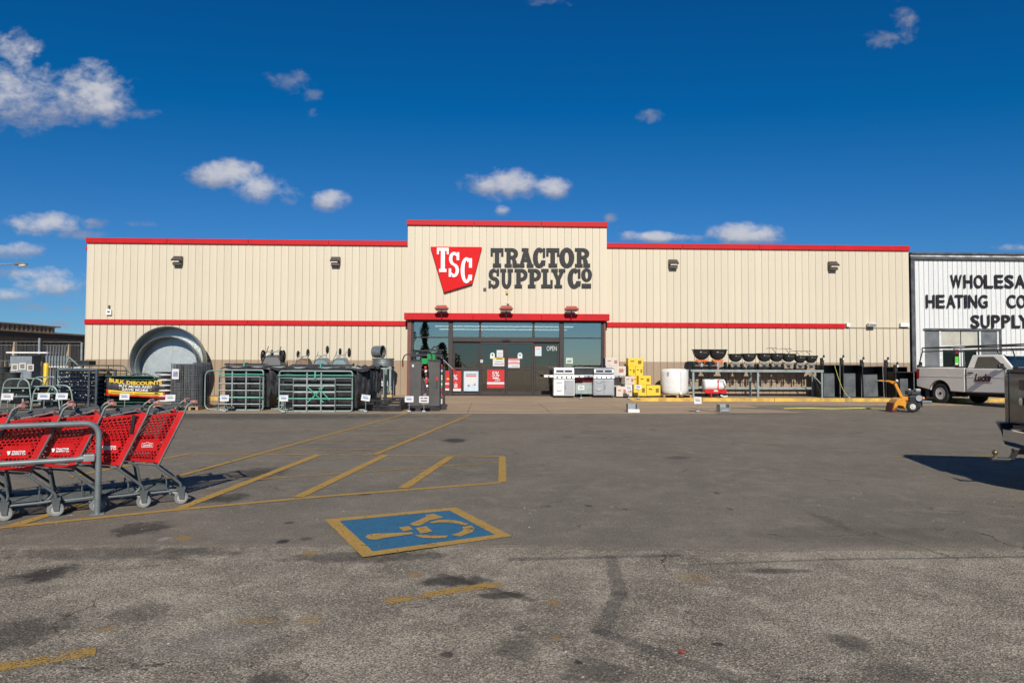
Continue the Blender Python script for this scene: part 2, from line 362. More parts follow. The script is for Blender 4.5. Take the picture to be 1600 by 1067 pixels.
py1 = paint('yellow_road_paint', YEL, .565); py2 = paint('worn_yellow_road_paint', YEL, .545); py3 = paint('faded_yellow_road_paint', YEL, .522); py4 = paint('nearly_gone_yellow_road_paint', YEL, .488)
pblue = paint('blue_road_paint', (.04, .155, .265), .56)
def stripe(pxs, wd, m, z=.004, parent=lot, taper=None):
    P = [G(*q) for q in pxs]; g = MB(); vs = []; fs = []
    Q = []
    for i in range(len(P) - 1):                      # subdivide so that the edge can wander a little
        k = max(2, int((P[i+1] - P[i]).length / .05))
        Q += [P[i].lerp(P[i+1], j / k) for j in range(k)]
    Q.append(P[-1])
    for i, q in enumerate(Q):
        d = (Q[min(i+1, len(Q)-1)] - Q[max(i-1, 0)]).normalized(); s = Vector((-d.y, d.x, 0)) * wd / 2 * rr.uniform(.86, 1.08)
        vs += [(q.x - s.x, q.y - s.y, z), (q.x + s.x, q.y + s.y, z)]
    fs = [(2*i, 2*i+2, 2*i+3, 2*i+1) for i in range(len(Q) - 1)]
    g.add(vs, fs); return g.build('painted_line', m, parent)
stripe([(-60,831),(270,797),(500,776),(783,754)], .10, py1, .0045)
stripe([(785,753),(785,713)], .11, py1, .0055)
stripe([(300,709),(600,711),(787,713)], .085, py2, .004)
stripe([(392,750),(560,738),(780,722)], .06, py3, .005)
for a, b in [((280,795),(497,711)), ((466,777),(603,711)), ((630,763),(704,714))]: stripe([a, b], .13, py1, .0065)
stripe([(20,822),(130,788)], .12, py1, .0065)
stripe([(110,745),(297,709)], .10, py1, .006)
stripe([(150,778),(290,741),(640,645)], .10, py2, .0075); stripe([(585,711),(735,648)], .11, py2, .0075)
for y, a, b in [(702,440,602), (688,478,636), (679,512,655), (671,545,672), (662,580,692), (655,604,712)]: stripe([(a, y), (b, y+1)], .07, py3, .006)
stripe([(1395,713),(1440,713)], .10, py3); stripe([(1440,713),(1600,716)], .09, py3, .005); stripe([(1535,712),(1572,722)], .16, py3, .006)
stripe([(-30,1045),(150,1015)], .12, py4, Z0+.004, ground); stripe([(600,938),(785,910)], .11, py4, Z0+.004, ground)
# wheelchair symbol in a blue square with a yellow border
mark = bpy.data.objects.new('accessible_parking_mark', None); C.objects.link(mark); mark.parent = lot
mark['label'] = 'blue accessible parking square with a yellow wheelchair symbol'
cA, cB, cC, cD = [G(*q) for q in ((507,812),(712,793),(800,838),(567,871))]
def sq(u, v): return cA*(1-u)*(1-v) + cB*u*(1-v) + cC*u*v + cD*(1-u)*v
def flat(polys, name, m, z):
    g = MB()
    for po in polys:
        pts = [sq(*q) for q in po]; g.add([(p.x, p.y, z) for p in pts], [tuple(range(len(pts)))])
    return g.build(name, m, mark)
def band(cx, cy, r, wd, a0, a1, n=14):
    q = []
    for i in range(n):
        a, b = rad(a0 + (a1-a0)*i/n), rad(a0 + (a1-a0)*(i+1)/n)
        q.append([(cx+(r-wd)*math.cos(a), cy+(r-wd)*math.sin(a)), (cx+r*math.cos(a), cy+r*math.sin(a)), (cx+r*math.cos(b), cy+r*math.sin(b)), (cx+(r-wd)*math.cos(b), cy+(r-wd)*math.sin(b))])
    return q
e = .085
flat([[(e,e),(1-e,e),(1-e,1-e),(e,1-e)]], 'blue_field', pblue, .005)
flat([[(0,0),(1,0),(1-e,e),(e,e)], [(1,0),(1,1),(1-e,1-e),(1-e,e)], [(1,1),(0,1),(e,1-e),(1-e,1-e)], [(0,1),(0,0),(e,e),(e,1-e)]], 'yellow_border', py1, .0055)
fig = []                                             # the stencilled figure, as it lies on the ground
z6 = lambda x, y: (400 + x/3.636, 700 + y/3.636)
fig += [[z6(*q) for q in po] for po in (
 [(622,510),(632,498),(665,491),(715,490),(885,482),(893,492),(725,515),(680,526),(640,522)],
 [(812,455),(868,447),(892,466),(836,477)], [(908,458),(968,448),(1003,478),(935,490)],
 [(872,436),(950,402),(970,392),(960,384),(1010,378),(1066,397),(1020,408),(985,414),(930,446),(895,446)],
 [(985,426),(1040,412),(1100,411),(1160,420),(1210,436),(1190,443),(1140,433),(1090,426),(1040,426),(1000,432)],
 [(1172,452),(1225,444),(1244,462),(1228,482),(1160,507),(1108,498),(1155,484),(1178,470)],
 [(900,500),(935,496),(990,503),(1092,501),(1080,514),(1010,517),(945,514)])]
g = MB()
for po in fig: g.add([(*G(*q).xy, .0095) for q in po], [tuple(range(len(po)))])
g.build('wheelchair_symbol', py1, mark)

# ---- concrete apron, sidewalk, yellow kerb
def concrete(name, col, joint=None):
    m = bpy.data.materials.new(name); m.use_nodes = True; t = NT(m.node_tree); m.node_tree.nodes.clear()
    out = t.n('ShaderNodeOutputMaterial'); p = t.n('ShaderNodeBsdfPrincipled'); t.put(out.inputs[0], p.outputs[0])
    co = t.n('ShaderNodeTexCoord'); vec = co.outputs['Object']
    mp = t.n('ShaderNodeMapping'); mp.inputs['Scale'].default_value = (.35, 1.2, 1); t.put(mp.inputs[0], vec)
    a = t.noise(.9, 6, .65, mp.outputs[0], .4); b = t.noise(9, 5, .65, vec); d = t.noise(90, 2, .6, vec)
    c = t.mix(t.ramp(a, .35, .7), tuple(x*.78 for x in col), col); c = t.mix(t.ramp(b, .56, .8, 0, .5), c, tuple(x*.5 for x in col))
    c = t.mix(1.0, c, t.ramp(d, .3, .7, .9, 1.1), 'MULTIPLY'); t.put(p.inputs['Base Color'], c); p.inputs['Roughness'].default_value = .9
    bp = t.n('ShaderNodeBump'); bp.inputs['Strength'].default_value = .25; bp.inputs['Distance'].default_value = .01; t.put(bp.inputs['Height'], d); t.put(p.inputs['Normal'], bp.outputs[0])
    return m
conc = concrete('tan_concrete', (.40, .295, .19))
YW, YT, YK = 30.1, 29.8, 28.2                         # wall, entrance front, kerb
g = MB()
def ap(x): return 21.35 - (0 if x < 9 else (x-9)*.55) # front edge of the apron
for i in range(9):                                    # slabs of the apron between joints
    xa, xb = -13.6 + 2.6*i, -13.6 + 2.6*(i+1) - .02
    for (ya, yb) in ((21.2, 24.38), (24.4, YK)):
        if xa > 6 and ya < 22: continue
        g = MB(); g.box(xa, xb, ya, yb, -.05, .006 + rr.uniform(0, .004)); o = g.build('concrete_slab', conc, lot)
for i in range(5):
    xa, xb = 9.8 + 2.6*i, 9.8 + 2.6*(i+1) - .02
    g = MB(); g.box(xa, xb, 25.9 - .05*i, YK, -.05, .006 + rr.uniform(0, .004)); g.build('concrete_slab', conc, lot)
g = MB(); g.add([(7.2,21.2,.012),(8.0,21.2,.012),(10.2,21.35,.012),(9.8,22.6,.012),(8.4,23.9,.012),(7.2,24.3,.012)], [(0,1,2,3,4,5)])
g.build('concrete_slab', conc, lot)
yk = mat('yellow_kerb_paint', (.60, .37, .065), .7, var=.25, scale=3, dirt=.7, bump=.2)
g = MB()
g.box(-19, -3.9, YK+.15, YW-.05, -.1, .15); g.box(5.9, 24, YK+.15, YW-.05, -.1, .15); g.box(-3.9, 5.9, 28.9, YW-.05, -.1, .15)
g.add([(-3.9,26.6,.011),(5.9,26.6,.011),(5.9,28.9,.15),(-3.9,28.9,.15),(-3.9,28.9,-.1),(5.9,28.9,-.1),(-3.9,26.6,-.1),(5.9,26.6,-.1)], [(0,1,2,3),(0,3,4,6),(1,5,2),(1,7,5)])
swk = g.build('sidewalk', conc); tag(swk, 'tan concrete sidewalk and ramp along the store front', kind='structure')
for (xa, xb) in ((-19, -3.9), (5.9, 24)):
    x = xa
    while x < xb - .1:
        x2 = min(x + 3.05, xb); g = MB(); g.box(x, x2 - .012, YK, YK + .148, -.1, .156); g.build('kerb_stone', yk, swk, bevel=.02); x = x2
# ================================================================ STORE
beige = mat('beige_metal_siding', (.60, .525, .39), .5, var=.06, scale=1.2, streak=True, rnd=.03, dirt=.09, bump=.08, bscale=1.5)
tanw = mat('tan_wainscot_paint', (.335, .245, .165), .55, var=.08, scale=2, streak=True, rnd=.03, dirt=.12)
joint = mat('dark_siding_joint', (.27, .20, .13), .8)  # dark backing tone, standing in for shade in the panel grooves
joint2 = mat('siding_joint', (.48, .415, .305), .7)  # milder tone for the shade in the upper wall seams
red = mat('red_trim_metal', (.50, .006, .009), .55, spec=.25, var=.10, scale=1.5, rnd=.02)
brown = mat('bronze_aluminium', (.030, .021, .018), .5, .0, var=.1)
redbrown = mat('red_brown_steel', (.15, .05, .036), .5, var=.1)
dkroof = mat('roof_membrane', (.35, .34, .32), .8)
XL, XR, TL, TR = -17.38, 19.03, -3.50, 5.22
ZTOP, ZBAND, ZTOW = 6.93, 3.34, 7.79
store = thing('store_building', 'long beige metal clad store with red trim and a raised entrance front', 'building', (0, YW, 0))
def P(name, m, **kw): return None
# solid body behind the panels
g = MB()
y1 = 45
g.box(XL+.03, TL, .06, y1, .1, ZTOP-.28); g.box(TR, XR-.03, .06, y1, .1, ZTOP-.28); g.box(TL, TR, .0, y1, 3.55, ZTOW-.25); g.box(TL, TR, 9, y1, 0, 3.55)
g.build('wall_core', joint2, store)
g = MB(); g.box(XL-.02, XR+.02, .3, y1+.1, ZTOP-.28, ZTOP-.2); g.build('roof', dkroof, store)
for a, b in ((XL+.05, TL-.01), (TR+.01, XR-.05)): g = MB(); g.box(a, b, .045, .058, .15, ZBAND-.16); g.build('groove_shade_backing', joint, store)
def panel_mesh(wd, z0, z1, zs=None, gap=.022, lift=0.0):
    g = MB(); h = gap/2; d = .03 + lift
    for (a, b, mi) in ([(z0, z1, 0)] if zs is None else [(zs, z1, 0), (z0, zs, 1)]):
        g.m = mi                                      # shallow pan with a stiffening crease at each side
        x = [h, h+.003, h+.02, wd*.5-.04, wd*.5-.03, wd*.5+.03, wd*.5+.04, wd-h-.02, wd-h-.003, wd-h]; y = [0, -d, -d+.002, -d+.002, -d, -d, -d+.002, -d+.002, -d, 0]
        k = len(x); g.add([(x[i], y[i], a) for i in range(k)] + [(x[i], y[i], b) for i in range(k)], [(i, i+1, i+1+k, i+k) for i in range(k-1)])
    return g.mesh('wall_panel', [beige, tanw])
def panels(xa, xb, n, z0, z1, y, zs=None, gap=.022):
    wd = (xb - xa)/n; me = panel_mesh(wd, z0, z1, zs, gap)
    for i in range(n):
        o = bpy.data.objects.new('wall_panel', me); C.objects.link(o); o.parent = store; o.location = (xa + i*wd, y, 0)
panels(XL, TL, 45, ZBAND-.1, ZTOP-.2, .045, gap=.006); panels(TR, XR, 45, ZBAND-.1, ZTOP-.2, .045, gap=.006)
panels(XL, TL, 45, .15, ZBAND-.15, .045, zs=1.68, gap=.02); panels(TR, XR, 45, .15, ZBAND-.15, .045, zs=1.66, gap=.02)
panels(TL, TR, 28, 3.6, ZTOW-.2, -.30, gap=.008)
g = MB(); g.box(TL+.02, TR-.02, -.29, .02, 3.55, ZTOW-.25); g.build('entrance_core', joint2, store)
for a, b in ((TL-.004, TL+.03), (TR-.03, TR+.004)): g = MB(); g.box(a, b, -.325, .05, 3.4, ZTOW-.2); g.build('corner_trim', beige, store)
# side wall on the left end
g = MB(); g.box(XL-.004, XL+.04, .012, y1, .1, ZTOP-.25); g.build('side_wall', beige, store)
# red caps, bands and canopy fascia, in lengths as they were put up
def trim(name, xa, xb, y0, y1, z0, z1, n):
    L = (xb - xa)/n
    for i in range(n):
        g = MB(); g.box(xa + i*L, xa + (i+1)*L - .006, y0, y1, z0, z1); g.build(name, red, store, bevel=.008, seg=1)
trim('parapet_cap', XL-.04, TL-.005, -.07, .5, ZTOP-.22, ZTOP, 4); trim('parapet_cap', TR+.005, XR+.03, -.07, .5, ZTOP-.22, ZTOP, 4)
trim('parapet_cap', TL-.05, TR+.05, -.42, .4, ZTOW-.22, ZTOW, 3)
trim('red_band', XL-.02, TL-.005, -.05, .01, ZBAND-.15, ZBAND+.06, 4); trim('red_band', TR+.03, WX(1320,YW,508), -.05, .01, ZBAND-.15, ZBAND+.06, 4)
trim('canopy_fascia', TL-.1, TR+.08, -.62, -.28, 3.43, 3.72, 3)
trim('side_gutter', XL-.14, XL-.008, .1, 6, ZTOP-.5, ZTOP-.36, 1)
g = MB(); x = WX(1320, YW, 508)
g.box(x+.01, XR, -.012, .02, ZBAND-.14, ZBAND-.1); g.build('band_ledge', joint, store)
# wall packs
bronze = mat('dark_bronze_lamp', (.10, .08, .065), .45, .2); lens = mat('lamp_lens', (.75, .70, .58), .25); white = mat('white_paint', (.78, .77, .74), .5, var=.05)
proto = None
def wall_pack(px, py, label):
    global proto
    p = W(px, py, YW)
    if proto is None:
        proto = thing('wall_lamp', label, 'lamp', (p.x, YW-.01, p.z), 0, 'brown lamps high on the beige wall')
        g = MB(); g.prism([(-.18,-.2),(.18,-.2),(.18,.2),(-.18,.2)], 0, -.1); g.add([(-.2,-.02,.2),(.2,-.02,.2),(.2,-.3,.02),(-.2,-.3,.02),(-.2,-.02,-.02),(.2,-.02,-.02),(.2,-.28,-.02),(-.2,-.28,-.02)],
              [(0,1,2,3),(3,2,6,7),(0,3,7,4),(1,5,6,2),(4,7,6,5)]); g.build('housing', bronze, proto)
        g = MB(); g.box(-.15, .12, -.26, -.09, -.075, -.022); g.build('lens', lens, proto)
        g = MB(); g.box(-.17, .17, -.2, -.09, -.19, -.09); g.build('door', bronze, proto)
    else: dup(proto, (p.x, YW-.01, p.z), 0, label)
wall_pack(279, 408, 'brown wall lamp nearest the left end of the store')
wall_pack(525, 409, 'brown wall lamp on the left wing nearest the entrance front')
wall_pack(1051, 413, 'brown wall lamp on the right wing nearest the entrance front')
wall_pack(1300, 416, 'brown wall lamp nearest the white building')
# red floodlights standing on the canopy fascia
fl = None
for px, py, lab in ((690,485,'red floodlight on the left end of the canopy'), (791,486,'red floodlight in the middle of the canopy'), (893,486,'red floodlight on the right end of the canopy')):
    p = W(px, py, 29.25)
    if fl is None:
        fl = thing('floodlight', lab, 'lamp', (p.x, 29.3, 3.72), 0, 'red floodlights on the canopy')
        rf = mat('faded_red_lamp', (.46, .10, .075), .5)
        g = MB(); g.hexa([(-.24,-.26,.10),(.24,-.26,.10),(.24,.12,.10),(-.24,.12,.10)], [(-.3,-.3,.2),(.3,-.3,.2),(.3,.16,.2),(-.3,.16,.2)])
        g.hexa([(-.26,-.24,.2),(.26,-.24,.2),(.26,.16,.2),(-.26,.16,.2)], [(-.2,-.05,.32),(.2,-.05,.32),(.2,.14,.32),(-.2,.14,.32)]); g.build('housing', rf, fl)
        g = MB(); g.box(-.26, .26, -.306, -.301, .11, .16); g.build('rim', brown, fl)
        g = MB(); g.tube([(0,-.05,-.25),(0,-.05,.12)], .02); g.build('stem', brown, fl)
    else: dup(fl, (p.x, 29.3, 3.72), 0, lab)
# small fittings on the walls
def small(name, label, cat, px, py, Y, wd, h, d, m, extra=None):
    p = W(px, py, Y); t = thing(name, label, cat, (p.x, Y, p.z))
    g = MB(); g.box(-wd/2, wd/2, -d, 0, -h/2, h/2); g.build('case', m, t, bevel=.015)
    if extra: extra(t)
    return t
def horn(t):
    g = MB(); g.tube([(0,-.04,.17),(0,-.04,.30)], .035); g.build('bracket', bronze, t)
    g = MB(); g.box(-.05,.06,-.087,-.085,-.02,.05); g.build('slot', bronze, t)
small('alarm_box', 'small white alarm box above the red band at the left end', 'alarm', 171, 488, YW-.0, .22, .24, .08, white, horn)
def eye(t):
    g = MB(); g.lathe([(0,-.16),(.05,-.15),(.05,-.1)], 10, 'Y'); g.build('lens', bronze, t)
small('security_camera', 'small beige camera housing just above the middle of the canopy', 'camera', 793.5, 476, 29.765, .16, .2, .1, mat('pale_box', (.55,.50,.42), .5), eye)
small('round_bell', 'small brass bell fitting below the sign letters', 'bell', 792, 457, 29.765, .1, .14, .1, mat('brass', (.45,.32,.08), .4, .6))
def trade(t):
    o = text('R', 'mark', bronze, t, (0,-.035,-.04), .12, depth=.002)
small('registered_mark', 'small round mark beside the foot of the red sign', 'sign', 757.5, 452.5, 29.765, .13, .15, .03, mat('dark_grey_letter', (.055,.055,.058), .55))
for px, py, lab in ((1324,508,'small white fitting at the end of the red band'), (1412,508,'white strip fitting at the far right end of the store wall')):
    small('wall_fitting', lab, 'fitting', px, py, YW-.01, .16 if px < 1350 else .4, .17, .12, white)
t = small('floodlight', 'white angled floodlight on the right end of the store wall', 'lamp', 1360, 508, YW-.05, .34, .16, .2, white)
g = MB(); g.box(-.16,.16,-.205,-.2,-.07,.05); g.build('lens', mat('grey_lens', (.25,.25,.26), .2), t)

# ---------------------------------------------------------------- entrance glazing
XG0, XG1 = TL+.02, TR-.05
yF = -.38
def fx(px): return WX(px, 29.75)
pane = glass('tinted_store_glass', (.52, .55, .53), .46); doorg = glass('door_glass', (.42, .44, .45), .13)
ent = thing('entrance_glazing', 'bronze framed glass entrance with sliding doors under the red canopy', 'entrance', (0, YW, .15))
def member(name, x0, x1, z0, z1, y0=yF, y1=yF+.12, m=brown): g = MB(); g.box(x0, x1, y0, y1, z0-.15, z1-.15); return g.build(name, m, ent, bevel=.006, seg=1)
def gl(x0, x1, z0, z1, m=pane, y=yF+.06): g = MB(); g.box(x0, x1, y-.006, y+.006, z0-.15, z1-.15); return g.build('glass_pane', m, ent)
zt, zm, zh, zb = 3.43, 2.70, 2.50, .15
xs = [fx(636.5), fx(643), fx(704), fx(750), fx(790.5), fx(833.5), fx(877.5), fx(939), fx(946)]
for a, b in ((xs[0], xs[1]), (xs[7]+.1, xs[8])): g = MB(); g.box(a, b, yF-.05, .03, 0, zt-.15); g.build('corner_post', redbrown, ent, bevel=.006, seg=1)
member('head_rail', xs[1]+.01, xs[7]+.08, zt-.09, zt)
for x in (xs[2], xs[6]): member('mullion', x-.1, x+.1, zb, zt-.095, yF-.02)
for x in (xs[1]+.05, xs[7]+.05): member('mullion', x-.04, x+.04, zb, zt-.095)
for x in (xs[3], xs[5]): member('mullion', x-.05, x+.05, zm+.005, zt-.095)
member('door_header', xs[2]+.105, xs[6]-.105, zh, zm, yF-.06, yF+.14)
for a, b in ((xs[1]+.095, xs[2]-.105), (xs[6]+.105, xs[7]+.005)):
    member('transom', a, b, zm-.04, zm+.0); member('bottom_rail', a, b, zb, zb+.22)
    gl(a, b, zm+.005, zt-.095); gl(a, b, zb+.225, zm-.045)
gl(xs[2]+.105, xs[3]-.055, zm+.005, zt-.095); gl(xs[3]+.055, xs[5]-.055, zm+.005, zt-.095); gl(xs[5]+.055, xs[6]-.105, zm+.005, zt-.095)
zr = WZ(576, 29.72)
dx = [xs[2]+.105, xs[3], xs[4], xs[5], xs[6]-.105]
for i in range(4):                                   # four leaves: fixed, sliding, sliding, fixed
    a, b = dx[i]+.006, dx[i+1]-.006; y = yF - (.02 if i in (1, 2) else -.04)
    leaf = bpy.data.objects.new('door_leaf', None); C.objects.link(leaf); leaf.parent = ent
    def lm(name, x0, x1, z0, z1, m=brown, yy=(0, .05)):
        g = MB(); g.box(x0, x1, y+yy[0], y+yy[1], z0-.15, z1-.15); return g.build(name, m, leaf, bevel=.004, seg=1)
    lm('stile', a, a+.07, zb+.02, zh-.01); lm('stile', b-.07, b, zb+.02, zh-.01); lm('rail', a+.071, b-.071, zh-.09, zh-.01); lm('rail', a+.071, b-.071, zr-.05, zr+.05); lm('rail', a+.071, b-.071, zb+.02, zb+.22)
    lm('glass_pane', a+.071, b-.071, zr+.051, zh-.091, doorg, (.02, .03)); lm('glass_pane', a+.071, b-.071, zb+.221, zr-.051, doorg, (.02, .03))
g = MB(); g.box(fx(785), fx(797), yF-.1, yF-.062, 2.38, 2.46); g.build('motion_sensor', mat('black_plastic', (.015,.015,.016), .4), ent)
# the room behind the glass
inn = mat('dim_interior_wall', (.45, .45, .42), .8); shelfm = mat('interior_shelf', (.10, .10, .11), .6)
g = MB(); g.box(TL+.05, TR-.05, .0, 8.9, -.2, -.005); g.build('vestibule_floor', mat('vinyl_floor', (.22,.21,.2), .4), ent)
g = MB(); g.box(TL+.05, TR-.05, 8.8, 8.9, 0, 3.3); g.box(TL-.05, TL+.05, .07, 8.9, 0, 3.3); g.box(TR-.05, TR+.05, .07, 8.9, 0, 3.3); g.build('inner_wall', inn, ent)
g = MB(); g.box(TL, TR, .03, 8.9, 3.345, 3.39); g.build('ceiling', mat('ceiling_tile', (.5,.5,.48), .8), ent)
fl_m = bpy.data.materials.new('added_fluorescent_tube'); fl_m.use_nodes = True; fn = NT(fl_m.node_tree); fl_m.node_tree.nodes.clear(); em = fn.n('ShaderNodeEmission'); em.inputs[0].default_value = (.9,1,.95,1); em.inputs[1].default_value = 3.5
fo = fn.n('ShaderNodeOutputMaterial'); fn.put(fo.inputs[0], em.outputs[0])
for k, yy in enumerate((2.4, 5.2)):  # strip lights added to brighten the interior behind the glass
    cl = thing('interior_fill_light', ('near', 'far')[k] + ' added fluorescent strip light brightening the room inside the entrance', 'lamp', (.8, YW+yy, 3.28)); g = MB(); g.box(-3.4,3.4,-.08,.08,.08,.16); g.build('housing', white, cl); g = MB(); g.tube([(-3.3,0,.04),(3.3,0,.04)], .03, 8); g.build('tube', fl_m, cl)
# goods seen through the glass
sh_i = 0
for (x, y, wd, h, labw) in ((-2.2,2.6,1.6,1.7,'left window'), (.2,4.5,1.5,1.5,'sliding doors'), (2.6,3.4,1.4,1.9,'right fixed door leaf'), (4.2,2.2,1.4,1.5,'right window')):
    s = thing('display_shelf', f'dark shelf unit with goods inside the store behind the {labw}', 'shelf', (x, YW+y, .15))
    g = MB()
    for k in range(4): g.box(-wd/2, wd/2, 0, .4, k*h/3.2+.02, k*h/3.2+.05)
    g.box(-wd/2-.04, -wd/2, 0, .42, 0, h); g.box(wd/2, wd/2+.04, 0, .42, 0, h); g.build('frame', shelfm, s)
    for k in range(3):
        x0 = -wd/2
        while x0 < wd/2-.2:
            w2 = rr.uniform(.15,.3); hh = rr.uniform(.2,.4)
            col = rr.choice([(.35,.03,.03),(.05,.16,.09),(.3,.28,.22),(.08,.08,.09),(.35,.25,.06)])
            g = MB(); g.box(x0+.01, x0+w2, .04, .36, k*h/3.2+.055, k*h/3.2+.05+hh); g.build('goods', mat('goods_%d_%d' % (int(col[0]*100), int(col[1]*100)), col, .5), s); x0 += w2+.02
# sheets, posters and stickers on the glass
pap = mat('poster_white', (.60,.595,.58), .6, var=.04); pred = mat('poster_red', (.5,.012,.012), .5, var=.08); pblu = mat('poster_pale_blue', (.45,.58,.66), .6, var=.1)
pyel = mat('poster_yellow', (.72,.55,.04), .5); pgrey = mat('print_grey', (.25,.25,.27), .6); ink = mat('print_black', (.02,.02,.022), .6); pink = mat('print_pink_red', (.62,.13,.12), .6)
def poster(name, label, x0, y0, x1, y1, m, items=(), Y=29.695, cat='poster', thick=.006):
    a, b = W(x0, y1, Y), W(x1, y0, Y); wd, h = b.x-a.x, b.z-a.z
    t = thing(name, label, cat, (a.x, Y, a.z)); g = MB(); g.box(0, wd, -thick, 0, 0, h); g.build('sheet', m, t)
    for k, it in enumerate(items):
        if it[0] == 'b':                             # bar: u0, v0, u1, v1 of the sheet
            _, u0, v0, u1, v1, mm = it; g = MB(); g.box(u0*wd, u1*wd, -thick-.002-.0005*k, -thick-.0005, v0*h, v1*h); g.build('print', mm, t)
        else:
            _, s, u, v, wu, hv, mm = it; text(s, 'lettering', mm, t, (u*wd, -thick-.006, v*h), .1, fit=(wu*wd, hv*h), depth=.002, bold=.002)
    return t
B = lambda u0,v0,u1,v1,m: ('b',u0,v0,u1,v1,m)
T = lambda s,u,v,wu,hv,m: ('t',s,u,v,wu,hv,m)
poster('window_poster', 'red poster with a white percent sign left of the doors', 708, 579, 720.5, 611, pred, [T('%',.3,.55,.5,.25,pap), T('ale',.35,.16,.4,.3,pap), B(0,0,1,.12,pap)])
poster('window_poster', 'pale blue and white poster with a red heading', 724.5, 580, 747.5, 611, pblu, [B(.1,.16,.9,.93,pap), B(.14,.72,.86,.80,pink), B(.14,.82,.86,.88,pgrey), B(.25,.22,.42,.32,pgrey), B(.55,.2,.68,.36,pblu), B(.7,.28,.82,.38,pgrey)])
poster('window_poster', 'red poster reading 5% low on the left sliding door', 761, 577.5, 788, 606, pred, [T('5%',.5,.62,.42,.28,pap), B(.33,.5,.67,.58,pap), T('OFF',.62,.38,.3,.1,pap), B(0,.2,1,.32,pap), B(.4,.335,.66,.37,pgrey)], 29.655)
poster('window_notice', 'plain white sheet on the left sliding door', 776, 547, 786, 558, pap, [B(.15,.2,.85,.24,pgrey), B(.15,.4,.85,.44,pgrey), B(.15,.6,.85,.64,pgrey)], 29.655, 'notice')
poster('window_notice', 'white notice with a yellow head on the left sliding door', 770, 559, 788, 572, pap, [B(0,.78,1,1,pyel), B(.3,.83,.85,.93,ink), B(.2,.5,.85,.58,pgrey), B(.12,.2,.8,.3,pgrey), B(.8,.2,.95,.36,pink)], 29.655, 'notice')
poster('window_notice', 'white notice with two red bands on the right sliding door', 794, 560, 812, 574.5, pap, [B(0,.8,1,1,pink), B(0,.4,1,.55,pink), B(.1,.1,.3,.28,pblu), B(.35,.12,.9,.2,pgrey), B(.15,.63,.85,.7,pgrey)], 29.655, 'notice')
poster('window_notice', 'small square white sticker beside the left door pull', 750.6, 562, 754.5, 566.5, pap, [B(.3,.3,.7,.7,pgrey)], 29.68, 'notice')
for px, side in ((769.5,'left'), (812.5,'right')):
    p = W(px, 555.5, 29.65); t = thing('door_sticker', f'round topped white sticker with an arrow on the {side} sliding door', 'sticker', (p.x, 29.655, p.z))
    pts = [(-.1,-.13),(.1,-.13),(.1,.03)] + [(.1*math.cos(rad(a)), .03+.1*math.sin(rad(a))) for a in range(15,180,15)] + [(-.1,.03)]
    g = MB(); g.prism(pts, 0, -.005); g.build('sheet', mat('pale_sticker', (.60,.66,.64), .5), t)
    g = MB(); g.prism([(0,.09),(-.045,.02),(-.015,.02),(-.015,-.03),(.015,-.03),(.015,.02),(.045,.02)], -.0055, -.008); g.build('arrow', ink, t)
poster('window_notice', 'white hours sheet with red edge beside the OPEN lettering', 836, 541, 846, 556, pap, [B(0,.92,1,1,pink), B(.15,.15,.85,.6,pblu), B(.2,.68,.8,.76,pink)], 29.70, 'notice')
opn = thing('open_lettering', 'white OPEN lettering on the right fixed door leaf', 'sign', W(862, 548, 29.70)); text('OPEN', 'lettering', pap, opn, (0,-.01,0), .2, fit=(.44,.2), depth=.002)
poster('window_notice', 'small pale green notice in the right window', 884, 559, 895, 568, mat('pale_green_sheet', (.52,.60,.48), .6), [B(.2,.2,.8,.6,pgrey)], 29.70, 'notice')
# wooden frame with price boxes leaning behind the right leaf
cart = thing('display_stand', 'yellow and white braced stand of boxes inside the right door leaf', 'stand', (fx(855), YW+.05, .15))
yf = mat('yellow_frame', (.62,.36,.05), .5); cb = mat('cardboard', (.42,.27,.13), .8)
g = MB()
for x in (-.45, .45): g.box(x-.03, x+.03, 0, .06, 0, 1.35)
for z in (.1, .62, 1.2): g.box(-.42, .42, 0, .05, z, z+.07)
g.bar((-.42,-.02,.12),(-.05,-.02,1.2),.07,.03); g.bar((.42,-.02,.12),(.1,-.02,.9),.07,.03); g.build('frame', yf, cart)
for (x, z) in ((-.22,.18),(.22,.18),(-.22,.70),(.22,.70)): g = MB(); g.box(x-.19, x+.19, .07, .4, z, z+.4); g.build('box', pap, cart)
g = MB(); g.box(-.42, .1, .07, .45, 1.28, 1.75); g.build('box', cb, cart)
# posters low in the left window
poster('window_poster', 'narrow red poster in the left window beside the steel ramps', 694, 579, 702, 610, pred, [B(0,.3,1,.38,pap), B(.5,.55,1,.62,pyel), B(0,.0,1,.1,pap)], 29.70)

